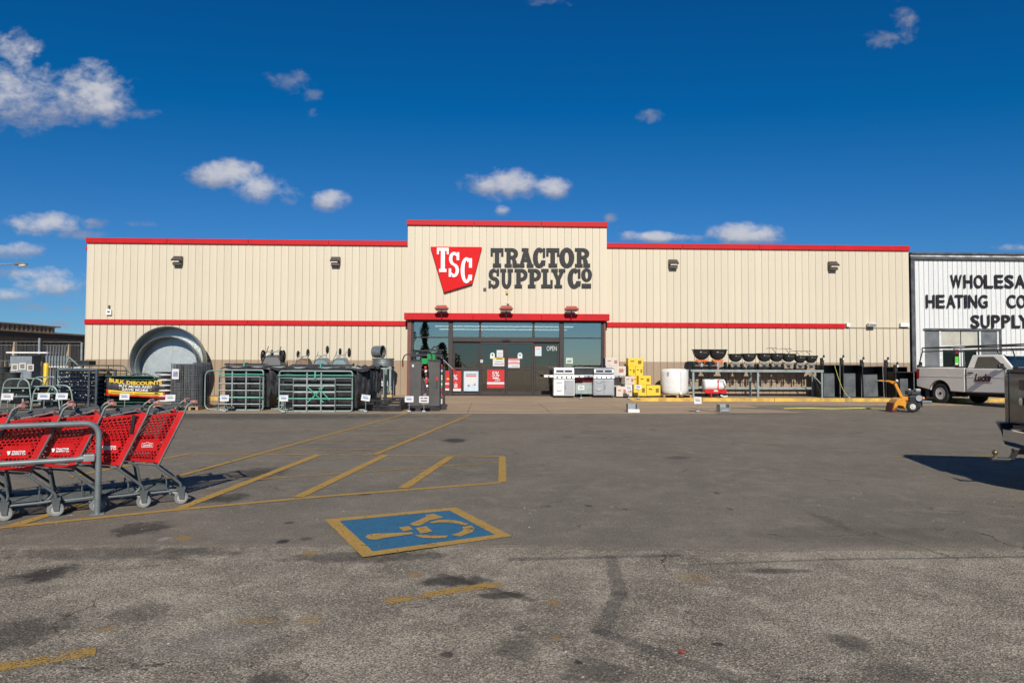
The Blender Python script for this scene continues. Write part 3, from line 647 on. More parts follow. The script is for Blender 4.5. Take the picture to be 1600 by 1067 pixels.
# ---------------------------------------------------------------- signs
sgrey = mat('grey_sign_letter', (.034,.033,.035), .6, var=.06, spec=.25); sred = mat('red_sign_face', (.62,.004,.006), .6, var=.03, spec=.2); swhite = mat('white_sign_face', (.82,.82,.80), .4, var=.03)
def arc(cx, cz, rx, rz, tx, tz, a0, a1, n=14):
    out = []
    for i in range(n):
        a, b = rad(a0+(a1-a0)*i/n), rad(a0+(a1-a0)*(i+1)/n)
        f = lambda t, k: (cx+(rx-k*tx)*math.cos(t), cz+(rz-k*tz)*math.sin(t))
        out.append([f(a,1), f(a,0), f(b,0), f(b,1)])
    return out
R4 = lambda x0,z0,x1,z1: [(x0,z0),(x1,z0),(x1,z1),(x0,z1)]
SL = {                                                # heavy slab-serif letters in a box of height 1
 'T': (.92, [R4(.0,.80,.92,1), R4(.0,.58,.17,.80), R4(.75,.58,.92,.80), R4(.30,.19,.62,.80), R4(.16,0,.76,.19)]),
 'R': (1.0, [R4(.13,.17,.44,.84), R4(0,.84,.50,1), R4(0,0,.52,.17)] + arc(.50,.72,.46,.28,.30,.155,-90,90) + [R4(.44,.44,.50,.60), R4(.44,.845,.5,1), [(.50,.52),(.72,.54),(.86,.30),(.88,.19),(.57,.19),(.55,.36)], R4(.56,0,1.02,.19)]),
 'A': (1.12, [[(.38,.85),(.68,.85),(.38,.15),(.10,.15)], [(.42,.86),(.72,.86),(1.04,.15),(.70,.15)], R4(.32,.30,.80,.44), R4(.24,.85,.76,1), R4(0,0,.46,.17), R4(.62,0,1.14,.17)]),
 'C': (.92, arc(.47,.5,.47,.53,.36,.20,48,312,22) + [R4(.72,.52,.90,1.0), [(.56,.12),(.90,.10),(.93,.36),(.60,.36)]]),
 'O': (1.0, arc(.5,.5,.50,.53,.36,.21,0,360,28)),
 'S': (.82, arc(.42,.715,.41,.30,.30,.165,75,270,14) + arc(.40,.285,.42,.30,.30,.165,-105,90,14) + [R4(.60,.64,.80,1.0), [(.42,.86),(.62,.80),(.62,.90),(.42,1.01)], R4(0,.0,.19,.38), [(.19,.10),(.40,-.01),(.40,.15),(.19,.22)]]),
 'U': (1.0, [R4(.12,.36,.40,.84), R4(.62,.36,.88,.84), R4(0,.84,.48,1), R4(.56,.84,1.0,1)] + arc(.5,.37,.38,.40,.28,.20,180,360,14)),
 'P': (.96, [R4(.13,.17,.46,.84), R4(0,.84,.52,1), R4(0,0,.56,.17)] + arc(.52,.69,.44,.31,.29,.16,-90,90) + [R4(.46,.38,.52,.54), R4(.46,.845,.52,1)]),
 'L': (.88, [R4(.13,.18,.45,.84), R4(0,.84,.56,1), R4(0,0,.86,.18), R4(.70,.18,.86,.42)]),
 'Y': (1.05, [R4(.36,.16,.68,.50), R4(.24,0,.82,.16), [(.36,.44),(.60,.44),(.42,.86),(.10,.86)], [(.44,.44),(.68,.44),(.96,.86),(.66,.86)], R4(0,.84,.50,1), R4(.56,.84,1.06,1)]),
}
def slab(ch, name, parent, m, x, z, wd, h, y, depth=.05, thin=1.0):
    W0, polys = SL[ch]; g = MB()
    for k, po in enumerate(polys):
        q = [(x+px*wd/W0, z+pz*h) for px, pz in po]; g.prism(q, y, y-depth-.0007*(k % 9))
    return g.build(name, m, parent)
YS = 29.768
sg = thing('letter_sign', 'dark grey slab letters TRACTOR SUPPLY Co on the entrance front', 'sign', (0, YS, 0))
def word(lets, py0, py1):
    for ch, x0, x1 in lets:
        a, b = W(x0, py1, YS), W(x1, py0, YS); slab(ch, 'letter', sg, sgrey, a.x, a.z, b.x-a.x, b.z-a.z, 0)
k = 170/1600
L = lambda ch, a, b: (ch, 760+a*k, 760+b*k)
word([L('T',60,252), L('R',266,474), L('A',470,690), L('C',682,868), L('T',878,1072), L('O',1070,1292), L('R',1300,1520)], 388.2, 417.6)
word([L('S',30,192), L('U',200,392), L('P',412,606), L('P',608,804), L('L',804,978), L('Y',952,1158), L('C',1192,1386)], 420.4, 450)
a, b = W(760+1392*k, 439.3, YS), W(760+1552*k, 420.0, YS); slab('O', 'letter', sg, sgrey, a.x, a.z, b.x-a.x, b.z-a.z, 0)
a, b = W(760+1398*k, 450.2, YS), W(760+1538*k, 443.5, YS); g = MB(); g.box(a.x, b.x, -.05, 0, a.z, b.z); g.build('underline', sgrey, sg)
lg = thing('logo_sign', 'red four sided sign with white letters TSC on the entrance front', 'sign', (0, YS, 0))
pts = [W(673,386.5,YS), W(753,387,YS), W(738,444,YS), W(694,457.5,YS)]
g = MB(); g.prism([(p.x, p.z) for p in pts][::-1], -.02, -.16); g.build('panel', sred, lg, bevel=.012)
def cond(polys, px0, py0, px1, py1):
    a, b = W(px0, py1, YS), W(px1, py0, YS); g = MB()
    for i, po in enumerate(polys): g.prism([(a.x+u*(b.x-a.x), a.z+v*(b.z-a.z)) for u, v in po], -.161, -.19-.0007*(i % 9))
    g.build('letter', swhite, lg)
cond([R4(.0,.87,1,1), R4(0,.73,.16,.87), R4(.84,.73,1,.87), R4(.34,.13,.68,.87), R4(.2,0,.82,.13)], 683, 388.5, 701.5, 426)
cond(arc(.48,.735,.46,.28,.30,.12,70,270,12)+arc(.46,.265,.48,.28,.30,.12,-110,90,12)+[R4(.72,.68,.96,1), [(.48,.89),(.74,.84),(.74,.93),(.48,1.02)], R4(0,0,.22,.34), [(.22,.1),(.46,-.015),(.46,.11),(.22,.18)]], 701.5, 395.5, 718.5, 433.5)
cond(arc(.5,.5,.5,.52,.33,.13,52,308,20)+[R4(.72,.60,.98,.98), [(.62,.1),(.96,.09),(1.0,.32),(.68,.32)]], 720, 404, 738, 442.5)
# ================================================================ WHITE BUILDING NEXT DOOR
wsid = mat('white_metal_siding', (.66, .66, .64), .5, var=.05, scale=1.5, streak=True, rnd=.03, dirt=.06); wj = mat('white_siding_joint', (.22,.22,.22), .7)
dgrey = mat('dark_grey_flashing', (.07,.075,.085), .6, var=.4, scale=4, dirt=.3); blk = mat('black_plastic', (.015,.015,.016), .4)
wb = thing('white_building', 'white metal clad building with black lettering right of the store', 'building', (0, YW, 0))
WL, WR, WT = WX(1431, YW), 34.0, 6.62
wxa, wxb, wzt = WX(1443, YW), WX(1566, YW), WZ(514, YW, 1500)
g = MB(); g.box(19.3, WR, .6, 40, 0, WT-.25); g.build('wall_core', wj, wb)
g = MB(); g.box(19.25, wxa, .05, .6, 0, WT-.3); g.box(wxb, WR, .05, .6, 0, WT-.3); g.box(wxa, wxb, .05, .6, wzt, WT-.3); g.build('front_core', wj, wb)
wd = .222
def wpan(z0, z1):
    g = MB(); h = .006; d = .03; x = [h, h+.01, wd*.5-.02, wd*.5, wd*.5+.02, wd-h-.01, wd-h]; y = [0, -d, -d, -d-.004, -d, -d, 0]; k = 7
    g.add([(x[i], y[i], z0) for i in range(k)] + [(x[i], y[i], z1) for i in range(k)], [(i, i+1, i+1+k, i+k) for i in range(k-1)]); return g.mesh('wall_panel', wsid)
full, short = wpan(.05, WT-.28), wpan(wzt+.02, WT-.28)
x = WL
while x < WR - wd:
    if x + wd <= wxa + .1 or x >= wxb - .1: me = full
    else: me = short
    o = bpy.data.objects.new('wall_panel', me); C.objects.link(o); o.parent = wb; o.location = (x, .05, 0); x += wd
g = MB(); g.box(XR+.06, WL-.01, -.06, .3, 0, WT-.2); g.build('corner_flashing', dgrey, wb, bevel=.01)
g = MB(); g.box(XR+.05, WR, -.1, .4, WT-.30, WT-.17); g.build('gutter', dgrey, wb, bevel=.02)
g = MB(); g.box(XR+.05, WR, -.06, .4, WT-.165, WT-.06); g.build('eave_trim', mat('worn_white_trim', (.5,.5,.49), .6, var=.5, scale=2, dirt=.7), wb)
g = MB(); g.box(XR+.04, WR, -.14, 2, WT-.055, WT+.02); g.build('roof_edge', dgrey, wb)
blet = mat('black_letter', (.018,.016,.018), .6, spec=.2)
wsg = thing('wall_lettering', 'black sans letters WHOLESALE HEATING COOLING SUPPLY on the white building', 'sign', (0, YW, 0))
yl = YW - .035
def line(lets, py0, py1):                             # each letter its own part
    for ch, x0, x1 in lets:
        a, b = W(x0, py1, yl), W(x1, py0, yl)
        text(ch, 'letter', blet, wsg, ((a.x+b.x)/2, -.042, a.z), .5, fit=(b.x-a.x, b.z-a.z), bold=.012, depth=.004)
line([('W',1485.3,1502.7),('H',1506,1519.3),('O',1522,1536.3),('L',1538,1551.5),('E',1554.3,1567.5),('S',1570,1584),('A',1586,1602),('L',1604,1617),('E',1619.5,1633)], 429.5, 450.3)
line([('H',1447,1460.5),('E',1463,1476),('A',1479,1493),('T',1492.5,1505),('I',1507,1511),('N',1513.5,1526.8),('G',1529,1543),('C',1573.3,1586.8),('O',1589,1603),('O',1605,1619),('L',1621,1634),('I',1636,1640),('N',1642.5,1656),('G',1658,1672)], 460.6, 481.2)
line([('S',1517,1530.5),('U',1533,1546.3),('P',1549.5,1562.5),('P',1565.5,1578.5),('L',1581.5,1594),('Y',1592,1608)], 492, 512.5)
# shop window and door
wf = mat('white_frame', (.6,.62,.6), .5); gpan = mat('grey_panel', (.13,.14,.145), .6, var=.25, scale=2); pal = mat('pale_board', (.42,.40,.33), .6, var=.15, scale=1.5)
g = MB(); g.box(wxa, wxb, -.01, .06, wzt-.08, wzt); g.build('window_head', dgrey, wb)
cols = [WX(p, YW) for p in (1443, 1470.5, 1503, 1531, 1535, 1561, 1566)]
zmid = WZ(541, YW, 1500)
for a, b in ((cols[0]+.03, cols[1]-.04), (cols[4]+.02, cols[5]-.04)):
    g = MB(); g.box(a, b, .06, .1, .15, wzt-.085); g.build('side_panel', gpan, wb)
for a, b in ((cols[1]+.045, cols[2]-.02), (cols[2]+.02, cols[3]-.045)):
    g = MB(); g.box(a, b, .06, .1, zmid+.05, wzt-.085); g.build('upper_panel', pal, wb)
    dl = bpy.data.objects.new('door_leaf', None); C.objects.link(dl); dl.parent = wb
    g = MB(); g.box(a, a+.07, .05, .1, .15, zmid-.06); g.build('stile', wf, dl); g = MB(); g.box(b-.07, b, .05, .1, .15, zmid-.06); g.build('stile', wf, dl)
    g = MB(); g.box(a+.071, b-.071, .05, .1, zmid-.16, zmid-.06); g.build('rail', wf, dl); g = MB(); g.box(a+.071, b-.071, .05, .1, .15, .4); g.build('rail', wf, dl)
    g = MB(); g.box(a+.071, b-.071, .07, .08, .4, zmid-.161); g.build('glass_pane', glass('dark_door_glass', (.10,.10,.12), .02), dl)
for xx in (cols[1], cols[3]+.06, cols[5]): g = MB(); g.box(xx-.05, xx+.04, .03, .12, .15, wzt-.085); g.build('window_post', wf, wb)
g = MB(); g.box(cols[1]+.045, cols[3]+.0, .04, .11, zmid-.055, zmid+.045); g.build('transom', wf, wb)
g = MB(); g.box(cols[5]+.045, wxb, .0, .1, .15, wzt-.085); g.build('jamb', dgrey, wb)
g = MB(); g.box(wxa, wxb, .5, .59, .1, wzt); g.build('inner_wall', mat('dark_inside', (.03,.028,.03), .8), wb)
p = W(1495, 563, YW)
t = thing('door_notice', 'bright green notice in the white building door', 'notice', (p.x, YW+.045, p.z)); g = MB(); g.box(-.11,.11,-.006,0,-.12,.17); g.build('sheet', mat('green_sheet', (.10,.50,.03), .5), t); g = MB(); g.box(-.1,.1,-.006,-.001,-.2,-.121); g.build('footer', pap, t)
p = W(1496, 549, YW); t = thing('door_notice', 'small red notice above the green one in the white building door', 'notice', (p.x, YW+.045, p.z)); g = MB(); g.box(-.07,.07,-.006,0,-.08,.1); g.build('sheet', pred, t); g = MB(); g.box(-.04,.04,-.008,-.0065,-.02,.05); g.build('print', pink, t)

# ================================================================ BROWN SHED FAR LEFT
bs = thing('brown_warehouse', 'long brown ribbed metal warehouse far left beyond the yard', 'building')
rib = mat('tan_ribbed_siding', (.40,.31,.21), .6, var=.1, streak=True); dkb = mat('dark_brown_eave', (.12,.085,.065), .7, var=.2); capb = mat('tan_roof_cap', (.5,.36,.23), .6)
A_, B_ = W(-160, 560, 30.0), W(133, 560, 42.0); A_.z = B_.z = 0
ux = (B_-A_).normalized(); L_ = (B_-A_).length; ang = math.atan2(ux.y, ux.x)
bs.location = A_; bs.rotation_euler = (0,0,ang)       # local x runs along the wall, -y towards the viewer side
g = MB(); g.box(0, L_+6, .05, 14, 0, 3.15); g.build('wall_core', dkb, bs)
def ribs(name, n, z0, z1, y):                          # deep vertical ribs of the sheet
    g = MB(); vs = []; fs = []
    for i in range(n):
        x = i*.32; q4 = [(x,y+.06,z0),(x+.015,y-.05,z0),(x+.15,y-.05,z0),(x+.22,y+.06,z0)]; vs += q4 + [(a,b_,z1) for a,b_,_ in q4]; o = i*8; fs += [(o,o+1,o+5,o+4),(o+1,o+2,o+6,o+5),(o+2,o+3,o+7,o+6)]
    g.add(vs, fs); o = g.build(name, rib, bs); o['kind'] = 'stuff'
ribs('ribbed_siding', int((L_+6)/.32), 0, 2.6, -.01)
g = MB(); g.box(-.5, L_+6, -.20, .04, 2.61, 3.12); g.build('eave', dkb, bs); g = MB(); g.box(-.5, L_+6, -.24, 14, 3.125, 3.21); g.build('roof', capb, bs)
ribs('ribbed_parapet', int(L_*.78/.32), 3.215, 3.5, -.06)
g = MB(); g.box(-.2, L_*.78, .0, 10, 3.215, 3.49); g.box(-.25, L_*.78+.3, -.14, 10, 3.505, 3.57); g.build('parapet_cap', capb, bs)
for t_ in (.52, .86): g = MB(); g.box(L_*t_-.1, L_*t_+.1, -.24, -.08, 0, 2.6); g.build('post', capb, bs)
g = MB(); g.lathe([(0,-.2),(.16,-.12),(.2,0)], 12, 'Y'); o = g.build('wall_lamp', mat('pale_lens', (.5,.5,.46), .3), bs); o.location = (L_*.36,-.21,2.85)

# street lamp reaching into the frame on the left
sl = thing('street_lamp', 'cobra head street lamp reaching in from the left edge', 'street lamp', (WX(-70, 40), 40, 0))
steel = mat('grey_galvanised_pole', (.30,.32,.33), .5, .5)
h = WZ(412, 40, 20)
g = MB(); g.tube([(0,0,0),(0,0,h-.4)], [.12,.08], 12); g.build('pole', steel, sl, 40)
ex = WX(22, 40) - sl.location.x
g = MB(); g.tube([(0,0,h-.5),(ex*.25,0,h-.22),(ex*.6,0,h-.06),(ex,0,h+.0)], .035, 8); g.build('arm', steel, sl, 40)
g = MB(); g.ball((ex+.22,0,h-.02), .4, 14, 8, (1,.42,.26)); g.build('head', mat('lamp_head_grey', (.16,.16,.15), .5), sl, 40)
g = MB(); g.ball((ex+.32,0,h-.09), .25, 12, 6, (1,.6,.4)); g.build('lens', lens, sl, 40)

# ================================================================ PICKUP TRUCKS
tyre = mat('tyre_rubber', (.018,.018,.018), .8, var=.2, bump=.2); rimw = mat('painted_steel_rim', (.72,.71,.68), .4, var=.1); chrome = mat('chrome', (.7,.7,.72), .12, 1.0, var=.03)
undr = mat('underbody_black', (.012,.012,.012), .8); wsg_ = glass('vehicle_glass', (.10,.13,.12), .05); taill = mat('red_tail_lamp', (.35,.01,.012), .15, coat=.5)
def wheel(parent, x, y, side, r=.40, wd=.26, rim=rimw):
    wl = bpy.data.objects.new('wheel', None); C.objects.link(wl); wl.parent = parent; wl.location = (x, y, r)
    g = MB(); h = wd/2; g.lathe([(r*.60,-h*.85),(r*.72,-h),(r*.9,-h*.98),(r*.98,-h*.75),(r,-h*.4),(r,h*.4),(r*.98,h*.75),(r*.9,h*.98),(r*.72,h),(r*.60,h*.85)], 32, 'Y', True); g.build('tyre', tyre, wl, 40)
    g = MB(); s = side
    g.lathe([(r*.61,s*h*.8),(r*.57,s*h*.85),(r*.54,s*h*.55),(r*.45,s*h*.50),(r*.30,s*h*.62),(r*.20,s*h*.72),(.001,s*h*.74)], 32, 'Y'); g.build('rim', rim, wl, 40)
    g = MB()
    for k in range(8):
        a = 2*math.pi*k/8; g.at((r*.42*math.cos(a), s*h*.575, r*.42*math.sin(a)), ry=-a); g.lathe([(.034,-.012),(.034,.012)], 10, 'Y')
    g.build('vent_hole', undr, wl)['kind'] = 'stuff'
    g = MB(); g.lathe([(r*.16,s*h*.7),(r*.15,s*h*.9),(.001,s*h*.93)], 16, 'Y'); g.build('hub_cap', rim if rim is not rimw else undr, wl, 40)
    g = MB(); g.lathe([(r*.6,-h*.6),(r*.6,h*.3)], 20, 'Y'); g.build('inner_drum', undr, wl)
def archpts(cx, cz, r, z, n=12):                       # points over a wheel arch from rear to front
    a0 = math.asin((z-cz)/r); return [(cx - r*math.cos(a0 + (math.pi-2*a0)*i/n), cz + r*math.sin(a0 + (math.pi-2*a0)*i/n)) for i in range(n+1)]
def pickup(label, loc, rz, paintm, cabx0, cabx1, wb_, dark=False, rack=False, name='pickup_truck'):
    t = thing(name, label, 'truck', loc, rz)
    R = -1.2                                           # tail end; rear axle at x = 0
    for s in (1, -1):
        side = [(R,.66),(-.60,.56)] + archpts(0,.42,.52,.52) + [(cabx0-.03,.50),(cabx0-.03,1.44),(R+.06,1.46),(R,1.40)]
        g = MB(); g.prism(side, s*.86, s*1.0); o = g.build('bed_side', paintm, t, 30, .025, 3)
        g = MB(); g.box(R+.1, cabx0-.05, s*.84, s*.99, 1.462, 1.50); g.build('bed_rail_cap', blk, o, bevel=.01)
        g = MB(); g.prism([(a, b) for a, b in archpts(0,.42,.535,.50)] + [(c_, d_) for c_, d_ in archpts(0,.42,.515,.50)][::-1], s*.985, s*1.004); g.build('arch_gap_ring', blk, o, 40)  # black ring; on the white truck it stands for the shaded arch gap
        g = MB(); g.box(-.6, .6, s*.45, s*.855, .3, .97); g.build('wheel_well', undr, o)
        g = MB(); g.prism([(R+(.05 if dark else -.004),.98),(R+.14,.98),(R+.17,1.40),(R+(.05 if dark else -.004),1.40)], s*(.97 if dark else .93), s*1.006); g.build('tail_lamp', taill, t, bevel=.01)
    g = MB(); g.box(R+.02, cabx0-.04, -.855, .855, .72, .80); g.box(cabx0-.1, cabx0-.04, -.855, .855, .80, 1.42); g.build('bed_floor', undr, t)
    tg = MB(); tg.box(R-.005, R+.06, -.85, .85, .70, 1.42); tg = tg.build('tailgate', paintm, t, bevel=.02)
    g = MB(); g.box(R-.03, R+.07, -.85, .85, 1.422, 1.465); g.build('top_lip', blk if dark else paintm, tg, bevel=.012)
    g = MB(); g.box(R-.02, R-.006, -.13, .13, 1.22, 1.32); g.build('handle', blk, tg, bevel=.01)
    if dark:
        g = MB(); g.box(R-.014, R-.006, .42, .56, 1.20, 1.33); g.build('badge', blk, tg, bevel=.004); g = MB(); g.at((R-.012,.5,1.05)); g.lathe([(.05,-.008),(.04,.006)], 16, 'X'); g.build('lock', chrome, tg, 40)
    bp = bpy.data.objects.new('rear_bumper', None); C.objects.link(bp); bp.parent = t
    g = MB(); g.prism([(R-.19,.70),(R-.02,.72),(R-.02,.50),(R-.12,.46),(R-.19,.52)], -.62, .62); g.build('bar', chrome if dark else mat('grey_bumper', (.2,.2,.21), .5), bp, 40, .02)
    for s in (1, -1): g = MB(); g.hexa([(R-.16,s*.63,.47),(R+.02,s*.63,.47),(R+.10,s*.92,.52),(R-.02,s*.92,.52)], [(R-.22,s*.63,.76),(R+.02,s*.63,.76),(R+.12,s*1.0,.76),(R-.12,s*1.0,.76)]); g.build('corner_step', blk, bp, 40, .02)
    g = MB(); g.box(R-.2, R-.03, -.3, .3, .722, .76); g.build('step_pad', blk, bp)
    if dark:
        ht = bpy.data.objects.new('tow_hitch', None); C.objects.link(ht); ht.parent = t
        g = MB(); g.bar((R+.3,0,.46),(R-.34,0,.46),.065,.065); g.bar((R-.30,0,.47),(R-.36,0,.36),.06,.05); g.bar((R-.34,0,.355),(R-.58,0,.355),.06,.035); g.build('draw_bar', blk, ht, bevel=.006)
        g = MB(); g.ball((R-.53,0,.44), .034, 14, 10); g.lathe([(.02,.37),(.018,.43)], 10); g.M = Matrix.Translation((R-.53,0,0)); g.lathe([(.028,.372),(.028,.392),(.016,.40),(.016,.43)], 12); g.build('ball', mat('brassy_steel', (.22,.17,.09), .4, .7), ht, 40)
    # cab and front
    F = wb_ + .98
    low = [(cabx0,.48)] + archpts(wb_,.42,.52,.52) + [(F-.1,.50),(F,.62),(F,.98),(F-.06,1.22),(F-.25,1.30),(cabx1+.45,1.40),(cabx1+.2,1.415),(cabx0,1.42)]
    g = MB(); g.prism(low, -.995, .995); body = g.build('body', paintm, t, 30, .045, 3)
    for s in (1, -1):
        g = MB(); g.box(wb_-.6, wb_+.6, s*.5, s*.993, .35, .98); g.build('wheel_well', undr, body)
    zb, ztp = 1.405, 1.95; yb, yt = .965, .80
    bx0, bx1, tx0, tx1 = cabx0+.02, cabx1+.42, cabx0+.13, cabx1-.22
    g = MB(); g.hexa([(bx0,-yb,zb),(bx1,-yb,zb),(bx1,yb,zb),(bx0,yb,zb)], [(tx0,-yt,ztp),(tx1,-yt,ztp),(tx1,yt,ztp),(tx0,yt,ztp)]); g.build('cab', paintm, t, 30, .05, 3)
    gm = mat('dark_vehicle_glass', (.028,.034,.032), .06, spec=.8, var=.3, scale=1.5); bm_ = mat('window_surround', (.02,.02,.02), .4)
    def onside(s, q):                                  # u along the cab 0..1, v from belt to roof
        out = []
        for u, v in q:
            x = (bx0*(1-v)+tx0*v)*(1-u) + (bx1*(1-v)+tx1*v)*u; y = (yb*(1-v)+yt*v); out.append((x, s*y, zb*(1-v)+ztp*v))
        return out
    nside = Vector((0, ztp-zb, yb-yt)).normalized()
    def slabq(P, nrm, d0, d1, name, m, par):
        P = [Vector(p) for p in P]; n = len(P); g = MB(); g.add([p+nrm*d0 for p in P]+[p+nrm*d1 for p in P], [tuple(range(n)), tuple(range(2*n-1,n-1,-1))]+[(i,(i+1)%n,(i+1)%n+n,i+n) for i in range(n)]); return g.build(name, m, par)
    ndoor = 1 if cabx1-cabx0 < 2.0 else 2
    for s in (1, -1):
        ns = Vector((0, s*nside.y, nside.z))
        for k in range(ndoor):
            a, b = (.17, .80) if ndoor == 1 else ((.10,.44) if k == 0 else (.50,.84))
            q = [(a,.06),(b+.06,.06),(b-.02,.55),(b-.10,.86),(a+.05,.86)] if k == ndoor-1 else [(a,.06),(b,.06),(b,.86),(a+.05,.86)]
            slabq(onside(s, q), ns, -.01, .004, 'side_window', gm, t)
            x0 = cabx0 + .05 + k*(cabx1-cabx0)/ndoor; x1 = cabx0 + (k+1)*(cabx1-cabx0)/ndoor - (.0 if k < ndoor-1 else -.05)
            d = bpy.data.objects.new('door', None); C.objects.link(d); d.parent = t
            for xx in (x0, x1): g = MB(); g.box(xx-.006, xx+.006, s*.99, s*.9975, .58, 1.38); g.build('seam', undr, d)
            g = MB(); g.box(x0+.07, x0+.30, s*.99, s*1.025, 1.235, 1.275); g.build('handle', blk, d, bevel=.01)
        g = MB(); g.box(cabx0-.022, cabx0+.004, s*.86, s*.985, .5, 1.42); g.build('cab_gap', undr, t)
        mr = MB(); mr.hexa([(cabx1-.02,s*1.03,1.42),(cabx1+.12,s*1.03,1.42),(cabx1+.10,s*1.27,1.43),(cabx1-.02,s*1.27,1.43)], [(cabx1-.02,s*1.04,1.62),(cabx1+.08,s*1.04,1.62),(cabx1+.07,s*1.25,1.61),(cabx1-.02,s*1.25,1.61)]); mr = mr.build('side_mirror', blk, t, 30, .03)
        g = MB(); g.bar((cabx1+.06,s*.95,1.40),(cabx1+.05,s*1.06,1.46),.08,.06); g.build('arm', blk, mr)
        g = MB(); g.box(F-.10, F+.008, s*.62, s*.97, 1.0, 1.20); g.build('headlamp', mat('head_lamp', (.6,.62,.64), .08, var=.05), t, bevel=.02)
        wheel(t, 0, s*.87, s, .41); wheel(t, wb_, s*.87, s, .41)
        g = MB(); g.box(cabx0+.04, wb_-.56, s*.93, s*.999, .462, .53); g.build('rocker_trim', blk, t, bevel=.01)
        g = MB(); g.prism([(cabx0+.03,1.085),(wb_+.55,1.10),(wb_+.55,1.115),(cabx0+.03,1.10)], s*.985, s*1.004); g.build('body_crease', paintm, t)
        g = MB(); g.prism([(R+.18,1.085),(cabx0-.06,1.085),(cabx0-.06,1.10),(R+.18,1.10)], s*.99, s*1.009); g.build('body_crease', paintm, t)
        if not dark: g = MB(); g.box(-.66, -.60, s*.74, s*.98, .22, .6); g.build('mud_flap', blk, t)
    wP = [Vector((bx1*(1-v)+tx1*v, sy*(yb*(1-v)+yt*v)*.93, zb*(1-v)+ztp*v)) for sy, v in ((-1,.05),(1,.05),(1,.90),(-1,.90))]
    nw = Vector((ztp-zb, 0, bx1-tx1)).normalized(); slabq(wP, nw, -.01, .004, 'windscreen', mat('dark_windscreen', (.012,.035,.05), .05, spec=.9, var=.2), t)
    rP = [Vector((bx0*(1-v)+tx0*v, sy*(yb*(1-v)+yt*v)*.86, zb*(1-v)+ztp*v)) for sy, v in ((-1,.15),(1,.15),(1,.86),(-1,.86))]
    nr = Vector((-(ztp-zb), 0, tx0-bx0)).normalized(); slabq(rP, nr, -.01, .004, 'rear_window', gm, t)
    g = MB(); g.box(F-.04, F+.012, -.6, .6, .72, 1.18); gr = g.build('grille', blk, t, bevel=.01)
    for k in range(4): g = MB(); g.box(F+.012, F+.022, -.58, .58, .78+k*.1, .82+k*.1); g.build('slat', chrome if dark else blk, gr)
    g = MB(); g.box(F-.1, F+.10, -.97, .97, .46, .68); g.build('front_bumper', chrome if dark else mat('grey_bumper', (.2,.2,.21), .5), t, 40, .04)
    g = MB(); g.box(R+.1, F-.2, -.48, .48, .34, .74); g.build('chassis', undr, t)
    if rack:
        rk = bpy.data.objects.new('ladder_rack', None); C.objects.link(rk); rk.parent = t; zr = 2.28
        for s in (1, -1):
            g = MB(); g.tube(fillet([(R+.12,s*.80,zr-.16),(R+.1,s*.80,zr),(F-.9,s*.80,zr+.03)], .08), .024, 8); g.build('top_rail', blk, rk, 40)
            g = MB(); g.tube([(R+.12,s*.80,zr-.16),(F-.9,s*.80,zr-.13)], .024, 8); g.build('lower_rail', blk, rk, 40)
            for xx, x2 in ((R+.12,R+.02),(cabx0-.25,cabx0-.12)): g = MB(); g.tube([(xx,s*.80,zr-.15),(x2,s*.9,1.5)], .026, 8); g.build('upright', blk, rk, 40)
            g = MB(); g.tube([(cabx1+.2,s*.80,zr-.13),(cabx1+.55,s*.93,1.42)], .022, 8); g.build('upright', blk, rk, 40)
        for xx in (R+.12, cabx0-.2, cabx1-.2, F-.95): g = MB(); g.tube([(xx,-.79,zr),(xx,.79,zr)], .024, 8); g.build('cross_bar', blk, rk, 40)
    return t
wpaint = mat('white_truck_paint', (.86,.81,.73), .3, var=.03, coat=.35, scale=1.2, dirt=.05); dpaint = mat('pewter_truck_paint', (.085,.075,.065), .32, .35, var=.06, coat=.5)
q = G(1468, 630); hd = math.atan2(-.985, .17)
lft = Vector((-math.sin(hd), math.cos(hd), 0))         # the truck's left; its right side faces the viewer
wt = pickup('white work pickup with a black ladder rack backed up to the white building', (q.x + lft.x*.95, q.y + lft.y*.95 - .1, 0), hd, wpaint, 1.22, 2.85, 3.55, rack=True)
lt = text('Lucke', 'door_lettering', mat('maroon_letter', (.07,.006,.012), .5), wt, (1.98,-1.003,.93), .3, fit=(.72,.30), shear=.4, bold=.012, depth=.002)
g = MB(); g.box(1.66,2.36,-1.003,-.9965,.885,.897); g.build('door_underline', mat('faded_red_line', (.25,.1,.07), .6), wt)
hd2 = rad(-15); c0 = Vector((7.05, 9.1, 0)); fwd = Vector((math.cos(hd2), math.sin(hd2), 0)); lf2 = Vector((-math.sin(hd2), math.cos(hd2), 0))
o2 = c0 - lf2*1.0 + fwd*1.2
pickup('dark pewter pickup with a tow hitch cut off by the right edge', o2, hd2, dpaint, 1.05, 3.25, 3.65, dark=True)
# ================================================================ GOODS ALONG THE FRONT
ga = galv('galvanised_sheet', (.36,.385,.375), .40); gd = galv('dull_galvanised', (.36,.38,.38), .5); gt = mat('galvanised_tube', (.31,.34,.33), .42, .4, var=.15, scale=8)
gtub = mat('pale_green_grey_tube', (.23,.30,.27), .5, .2, var=.12, scale=6); green = mat('green_strap', (.06,.36,.24), .5); tarp = mat('black_tarp', (.022,.022,.026), .7, var=.3, bump=.4, bscale=9)
bkst = mat('black_steel', (.025,.025,.027), .45, .2, var=.25); wood = mat('pallet_wood', (.36,.24,.13), .8, var=.25, bump=.3); wire = mat('dark_wire', (.24,.25,.25), .5, .5, var=.3)
SW = .15
def add(name, m, parent, fn, smooth=0, bevel=0, loc=None, rot=None, kind=None):
    g = MB(); fn(g); o = g.build(name, m, parent, smooth, bevel)
    if loc: o.location = loc
    if rot: o.rotation_euler = rot
    if kind: o['kind'] = kind
    return o
